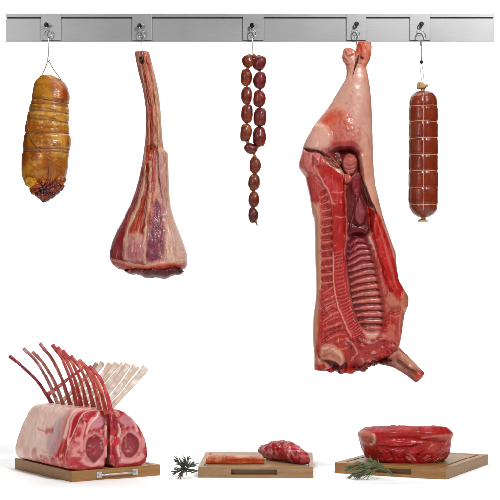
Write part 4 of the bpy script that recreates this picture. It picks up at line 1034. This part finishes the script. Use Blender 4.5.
# ------------------------------------------------------------------ small cut
def make_small():
    zt = -H + TOP
    A = [P(262, 449.4, .42), P(270, 451, .38), P(281, 451.6, .33), (P(291, 453.2, .28)), P(300, 457, .23), P(305.4, 460.5, .20)]
    rad = [.018, .034, .042, .043, .038, .031, .023]
    base = Vector((A[2].x, A[2].y, zt))
    path = catmull([tuple(a - base) for a in A], 120)
    r = np.interp(np.linspace(0, 1, 120), np.linspace(0, 1, 7), rad)
    for i in range(120): path[i, 2] = max(path[i, 2], .55 * r[i] + .002)
    V = tube_arr(path, r, 110); q = V / U
    V = V + (fbm(q, 9, 3, 4) * .012)[..., None] * np.array([.3, -1, 1]) + (fbm(q * np.array([.5, 1, 1.4]), 4, 7, 3) * .003)[..., None] * np.array([0, -1, 1])
    V[..., 2] = np.where(V[..., 2] < .0015, .0015 + (V[..., 2] - .0015) * .02, V[..., 2])
    col = np.broadcast_to(C('b83a40'), V.shape).copy()
    pp = Paint(q[..., 0], q[..., 2], col, np.ones(V.shape[:2]), .8, 4); pp.q = q @ np.array([[.8, 0, .6], [0, 1, 0], [-.6, 0, .8]])
    pp.blotch('dc9c98', 4, .0, .7, 6, (5, 1)); pp.blotch('821c28', 4, .1, .8, 2, (4, 1)); pp.blotch('f0ccc0', 3, .2, .85, 9, (5, 1)); pp.blotch('8a6058', 3, .32, .6, 19)
    s = np.linspace(0, 1, 120)[:, None, None]; f = sst(.78, .95, s); col[:] = col * (1 - f * .7) + C('a82430') * f * .7
    t = empty('meat_cut', base); tag(t, 'small marbled red and pink cut of meat beside the bacon slab', 'meat')
    link('cut_meat', grid_mesh('cut_meat', cap(V, 6, .5), ext(col, 6)), M_meat, t)
make_small()

# ------------------------------------------------------------------ red roast
def make_roast():
    yc = .365; s = sx(yc); xc = (405.4 - 250) * s
    t = empty('roast', (xc, yc, -H + TOP)); tag(t, 'big deep red boneless roast with a cream fat edge, on the right board', 'meat')
    Hh = .128; R = 110; N = 360
    th = np.linspace(0, 2 * PI, N, endpoint=False); c, sn = np.cos(th), np.sin(th)
    zz = np.linspace(0, 1, R)
    prL = np.interp(zz, [0, .08, .3, .6, .85, 1], [.150, .165, .180, .192, .192, .182]); prR = np.interp(zz, [0, .08, .3, .6, .85, 1], [.160, .172, .186, .192, .194, .188])
    rx = np.where(c[None] > 0, prR[:, None], prL[:, None]); ry = rx * .80
    e = .78
    X = rx * np.sign(c) * np.abs(c) ** e; Y = ry * np.sign(sn) * np.abs(sn) ** e
    Z = zz[:, None] * (.138 - .018 * np.sign(sn) * np.abs(sn) ** .8)[None] + 0 * X
    V = np.stack([X, Y, Z], -1); q = V / U
    # big soft folds down the side and a lip near the top
    front = np.clip(-sn, 0, 1)[None] * np.ones(X.shape)
    fold = fbm(q * np.array([1, 1, .4]), 18, 4, 2) * .016 + fbm(q, 8, 12, 2) * .003
    rnd = np.clip((zz - .84) / .16, 0, 1) ** 2
    V[..., 0] *= 1 - .07 * rnd[:, None]; V[..., 1] *= 1 - .07 * rnd[:, None]
    lip = .008 * np.exp(-((zz[:, None] - .80 - .05 * np.sin(th * 3)) / .13) ** 2) - .009 * np.exp(-((zz[:, None] - .60 - .06 * np.sin(th * 3 + .5)) / .07) ** 2) * (.5 + .5 * np.sin(th * 2 + 4.2))
    d = np.stack([X, Y, 0 * X], -1); d /= np.linalg.norm(d, axis=-1, keepdims=True)
    V = V + d * (fold + lip)[..., None] * sst(0, .12, zz)[:, None, None]
    col = np.broadcast_to(C('b0141a'), V.shape).copy()
    PX = 405.4 + V[..., 0] / s; ZR = 460 - V[..., 2] / s
    p = Paint(PX, ZR, col, (sn < .15)[None] * np.ones(X.shape), .9, 6); p.q = q
    al = Paint(PX, ZR, col, np.ones(X.shape), .9, 6); al.q = q
    al.blotch('bf2a2e', 12, .0, .6, 3, (1.6, 1)); al.blotch('800e16', 12, .15, .6, 8, (1.3, 1))
    p.poly([(357, 430), (372, 430), (374, 441), (366, 443), (358, 440)], 'dca088', .9, soft=1.5, noise=.3, h=.6)
    p.poly([(362, 434), (369, 433), (370, 440), (363, 440)], 'b03a38', .7, soft=1.2, noise=.3); p.line([(371, 431), (373, 438), (370, 442)], 1., 'ecc8b4', .8, h=.8)
    p.poly([(356, 441), (366, 444), (376, 452), (382, 462), (366, 462), (358, 452)], 'b0202a', .8, soft=2)
    p.poly([(374, 434), (395, 436), (418, 434), (440, 433), (440, 438), (418, 441), (395, 443), (377, 441)], 'b41f26', .8, soft=1.5, h=1)
    p.poly([(428, 432), (446, 431), (452, 436), (449, 452), (440, 458), (430, 450), (424, 442)], 'c25a54', .75, soft=3, noise=.35)
    p.line([(418, 434.5), (438, 431.8), (451, 431.6)], 1.1, 'd08878', .6, h=.6, soft=.9); p.line([(449, 432), (450.5, 442), (447, 455)], .9, 'd89080', .6)
    p.poly([(366, 446), (378, 450), (386, 462), (374, 462)], '8a0f1a', .6, soft=2, h=-1.5)
    for a in (((376, 442), (392, 444.5), (408, 443), (420, 440)), ((384, 446), (389, 453), (390, 461)), ((402, 446), (400, 453), (404, 460)), ((420, 447), (414, 454), (417, 461))):
        p.line(list(a), 2.0, '7c0c16', .45, h=-1.4, soft=1., taper=(.3, 1, .4))
    R_ = random.Random(4)
    for k in range(150):
        x = R_.uniform(362, 450); y = R_.uniform(434, 462); a = R_.uniform(-.5, .9) if x < 425 else R_.uniform(1.8, 2.7)
        L0 = R_.uniform(2, 6); p.line([(x, y), (x + L0 * math.cos(a), y + L0 * math.sin(a))], R_.uniform(.3, .6), R_.choice(['d2505a', '6c0812', '8c1018', 'c83a3c', 'e08c80']), .4, h=R_.uniform(-.5, .5), soft=.8)
    for k in range(14):
        x = R_.uniform(424, 448); y = R_.uniform(438, 456); p.line([(x, y), (x - 3, y + 1.6), (x - 5, y + 4)], .5, R_.choice(['e09a8e', 'd88478', '9c1e28']), .7, h=.6)
    for (x, y) in ((406, 450), (409, 454), (404, 453)): p.line([(x, y), (x + 3, y + 3)], .9, 'e0a098', .75, h=.8)
    for (x, y) in ((410, 449), (397, 449), (380, 456)): p.poly([(x - 3, y), (x, y - 4), (x + 4, y), (x, y + 4)], 'c8464a', .6, soft=2, h=1)
    V = V + d * (p.h * U * .8)[..., None]
    # top surface: rings to the centre, slightly domed and wavy
    K_ = 40; top = []; tc = []
    rim = V[-1]; cen = rim.mean(0)
    for j in range(1, K_ + 1):
        a = 1 - j / (K_ + 1); W = cen + (rim - cen) * a; W[:, 2] = rim[:, 2] * a + cen[2] * (1 - a) + .004 * math.sqrt(1 - a * a) - .010 * (1 - a); top.append(W)
    top = np.array(top); qt = top / U; top[..., 2] += fbm(qt, 12, 5, 4) * .007 * sst(0, 6, np.arange(K_))[:, None] + .003 * np.sin(qt[..., 1] * .5 + fbm(qt, 9, 2) * 4) * sst(0, 8, np.arange(K_))[:, None]
    tcol = np.broadcast_to(C('a6202a'), top.shape).copy()
    pt = Paint(qt[..., 0], qt[..., 1], tcol, np.ones(top.shape[:2]), 2, 6); pt.q = qt
    pt.blotch('c4605c', 9, .2, .5, 4, (3, 1)); pt.blotch('7c121e', 8, .1, .6, 9, (3, 1)); pt.blotch('e6bca8', 6, .42, .5, 12, (3, 1))
    rimm = (1 - sst(0, 5, np.arange(K_)))[:, None, None] * sst(.0, .3, fbm(qt, 14, 8, 2))[..., None] * .8; tcol = tcol * (1 - rimm * .6) + C('d89884') * rimm * .6
    VV = np.concatenate([V, top]); CC = np.concatenate([col, tcol])
    link('roast_meat', grid_mesh('roast_meat', VV, CC), M_meat, t)
make_roast()

# ------------------------------------------------------------------ rosemary
def needle_mesh(p, d, up, L, w, bend):
    """flat-sided tapering needle with real thickness"""
    d = d / np.linalg.norm(d); s = np.cross(d, up); s /= np.linalg.norm(s) + 1e-9; n = np.cross(s, d)
    pts = []
    for i in range(7):
        u = i / 6; pts.append(p + d * L * u + n * (-bend * L * u * u))
    return tube_arr(np.array(pts), np.array([.5, .9, 1, 1, .9, .6, .12]) * w, 6, .55)
def sprig(label, stems, density, L0, w, mt, base, seed, flat=1.):
    R = random.Random(seed)
    t = empty('rosemary_sprig', base); tag(t, label, 'rosemary')
    B = np.array(base)
    stem_me = []; leaf_me = []
    for st in stems:
        pts = catmull([tuple(np.array(q) - B) for q in st], 30)
        stem_me.append(grid_mesh('s', tube_arr(pts, [.0016, .0014, .0008], 8)))
        T = np.gradient(pts, axis=0)
        for i in range(density):
            u = (i + R.random()) / density * 28; k = int(u); f = u - k
            p = pts[k] * (1 - f) + pts[k + 1] * f; tt = T[k] / np.linalg.norm(T[k])
            a = R.uniform(0, 2 * PI); rd = np.array([math.cos(a), math.sin(a), 0]); rd = np.cross(tt, np.array([math.sin(a) * .7, math.cos(a), math.cos(a * 1.7)])); rd /= np.linalg.norm(rd)
            d = tt * R.uniform(.8, 1.4) + rd * R.uniform(.35, .75) * np.array([1, 1, flat])
            Lq = L0 * R.uniform(.65, 1.15) * (1 - .35 * u / 28)
            if p[2] + d[2] / np.linalg.norm(d) * Lq < -.5 * 0 + (-B[2] - H) + .001 and d[2] < 0: d[2] *= -.25
            leaf_me.append(grid_mesh('n', needle_mesh(p, d, np.array([0, 0, 1.]), Lq, w * R.uniform(.8, 1.2), R.uniform(-.1, .3))))
    link('stem', join_meshes('stem', stem_me), M_stem, t)
    link('leaves', join_meshes('leaves', leaf_me), mt, t)
sb = P(182, 473, .12); fl = -H + .002
def F(px, py, y): v = P(px, py, y); v.z = max(v.z, fl); return v
sprig('dark spiky rosemary sprig lying on the table left of the slotted board', [
    [F(199, 470.5, .13), F(192, 470.3, .125), F(186, 469, .12), F(181, 467, .12)],
    [F(186, 469, .12), F(181, 464, .12), F(177, 460.5, .12)], [F(187, 469, .12), F(186, 463, .12), F(187.5, 459, .12)],
    [F(186, 469.5, .12), F(180, 470, .10), F(174, 472, .09)], [F(186, 469, .12), F(190, 466, .13), F(193, 465, .14)], [F(187, 470, .12), F(183, 473, .09), F(181, 475, .08)]], 20, .040, .0022, M_dgreen, Vector((sb.x, sb.y, -H)), 5)
sprig('green rosemary sprig draped over the front edge of the right board', [
    [F(394, 476, .045), F(386, 470, .06), F(374, 466.5, .08), F(360, 468, .10), F(346, 471, .12)],
    [F(385, 469.5, .06), F(377, 463, .11), F(370, 459, .15)], [F(374, 467, .08), F(362, 471, .08), F(352, 475, .08)], [F(380, 468, .07), F(368, 473, .06), F(358, 476.5, .05)],
    [F(372, 466, .09), F(360, 464.5, .12), F(350, 467, .14)]], 28, .056, .0022, M_green, Vector((P(368, 470, .07).x, .07, -H)), 9, .55)

# ------------------------------------------------------------------ light and camera
w = bpy.data.worlds.new('World'); sc.world = w; w.use_nodes = True
bg = w.node_tree.nodes['Background']; bg.inputs[0].default_value = (1, 1, 1, 1); bg.inputs[1].default_value = .05
def area(name, loc, target, size, power, sy=None, color=(1, 1, 1)):
    l = bpy.data.lights.new(name, 'AREA'); l.energy = power; l.size = size; l.color = color
    if sy: l.shape = 'RECTANGLE'; l.size_y = sy
    o = bpy.data.objects.new(name, l); COL.objects.link(o); o.location = loc
    o.rotation_euler = (Vector(target) - Vector(loc)).to_track_quat('-Z', 'Y').to_euler()
    return o
area('key_softbox', (2.2, -4.0, 3.2), (0, 0, -.1), .7, 265, .7)
area('fill_softbox', (-2.8, -4.0, 1.4), (-.2, 0, -.1), .5, 66, 1.4)
area('overhead_softbox', (0, .3, 3.2), (0, .5, -1), 3.6, 86, 1.3)
area('backdrop_lamp', (-1.5, 2.2, 3.2), (-.8, 4.2, -.3), 1.4, 58)
area('backdrop_lamp', (1.5, 2.2, 3.2), (.8, 4.2, -.3), 1.4, 56)
cam = bpy.data.cameras.new('camera'); co = bpy.data.objects.new('camera', cam); COL.objects.link(co)
co.location = (0, -D, 0); co.rotation_euler = (PI / 2, 0, 0)
cam.sensor_width = 36; cam.lens = 36 * D / 2.0; cam.clip_end = 100; cam.clip_start = .1
sc.camera = co
sc.view_settings.view_transform = 'Standard'; sc.view_settings.look = 'None'
sc.view_settings.exposure = 0; sc.view_settings.gamma = 1
sc.cycles.use_denoising = True
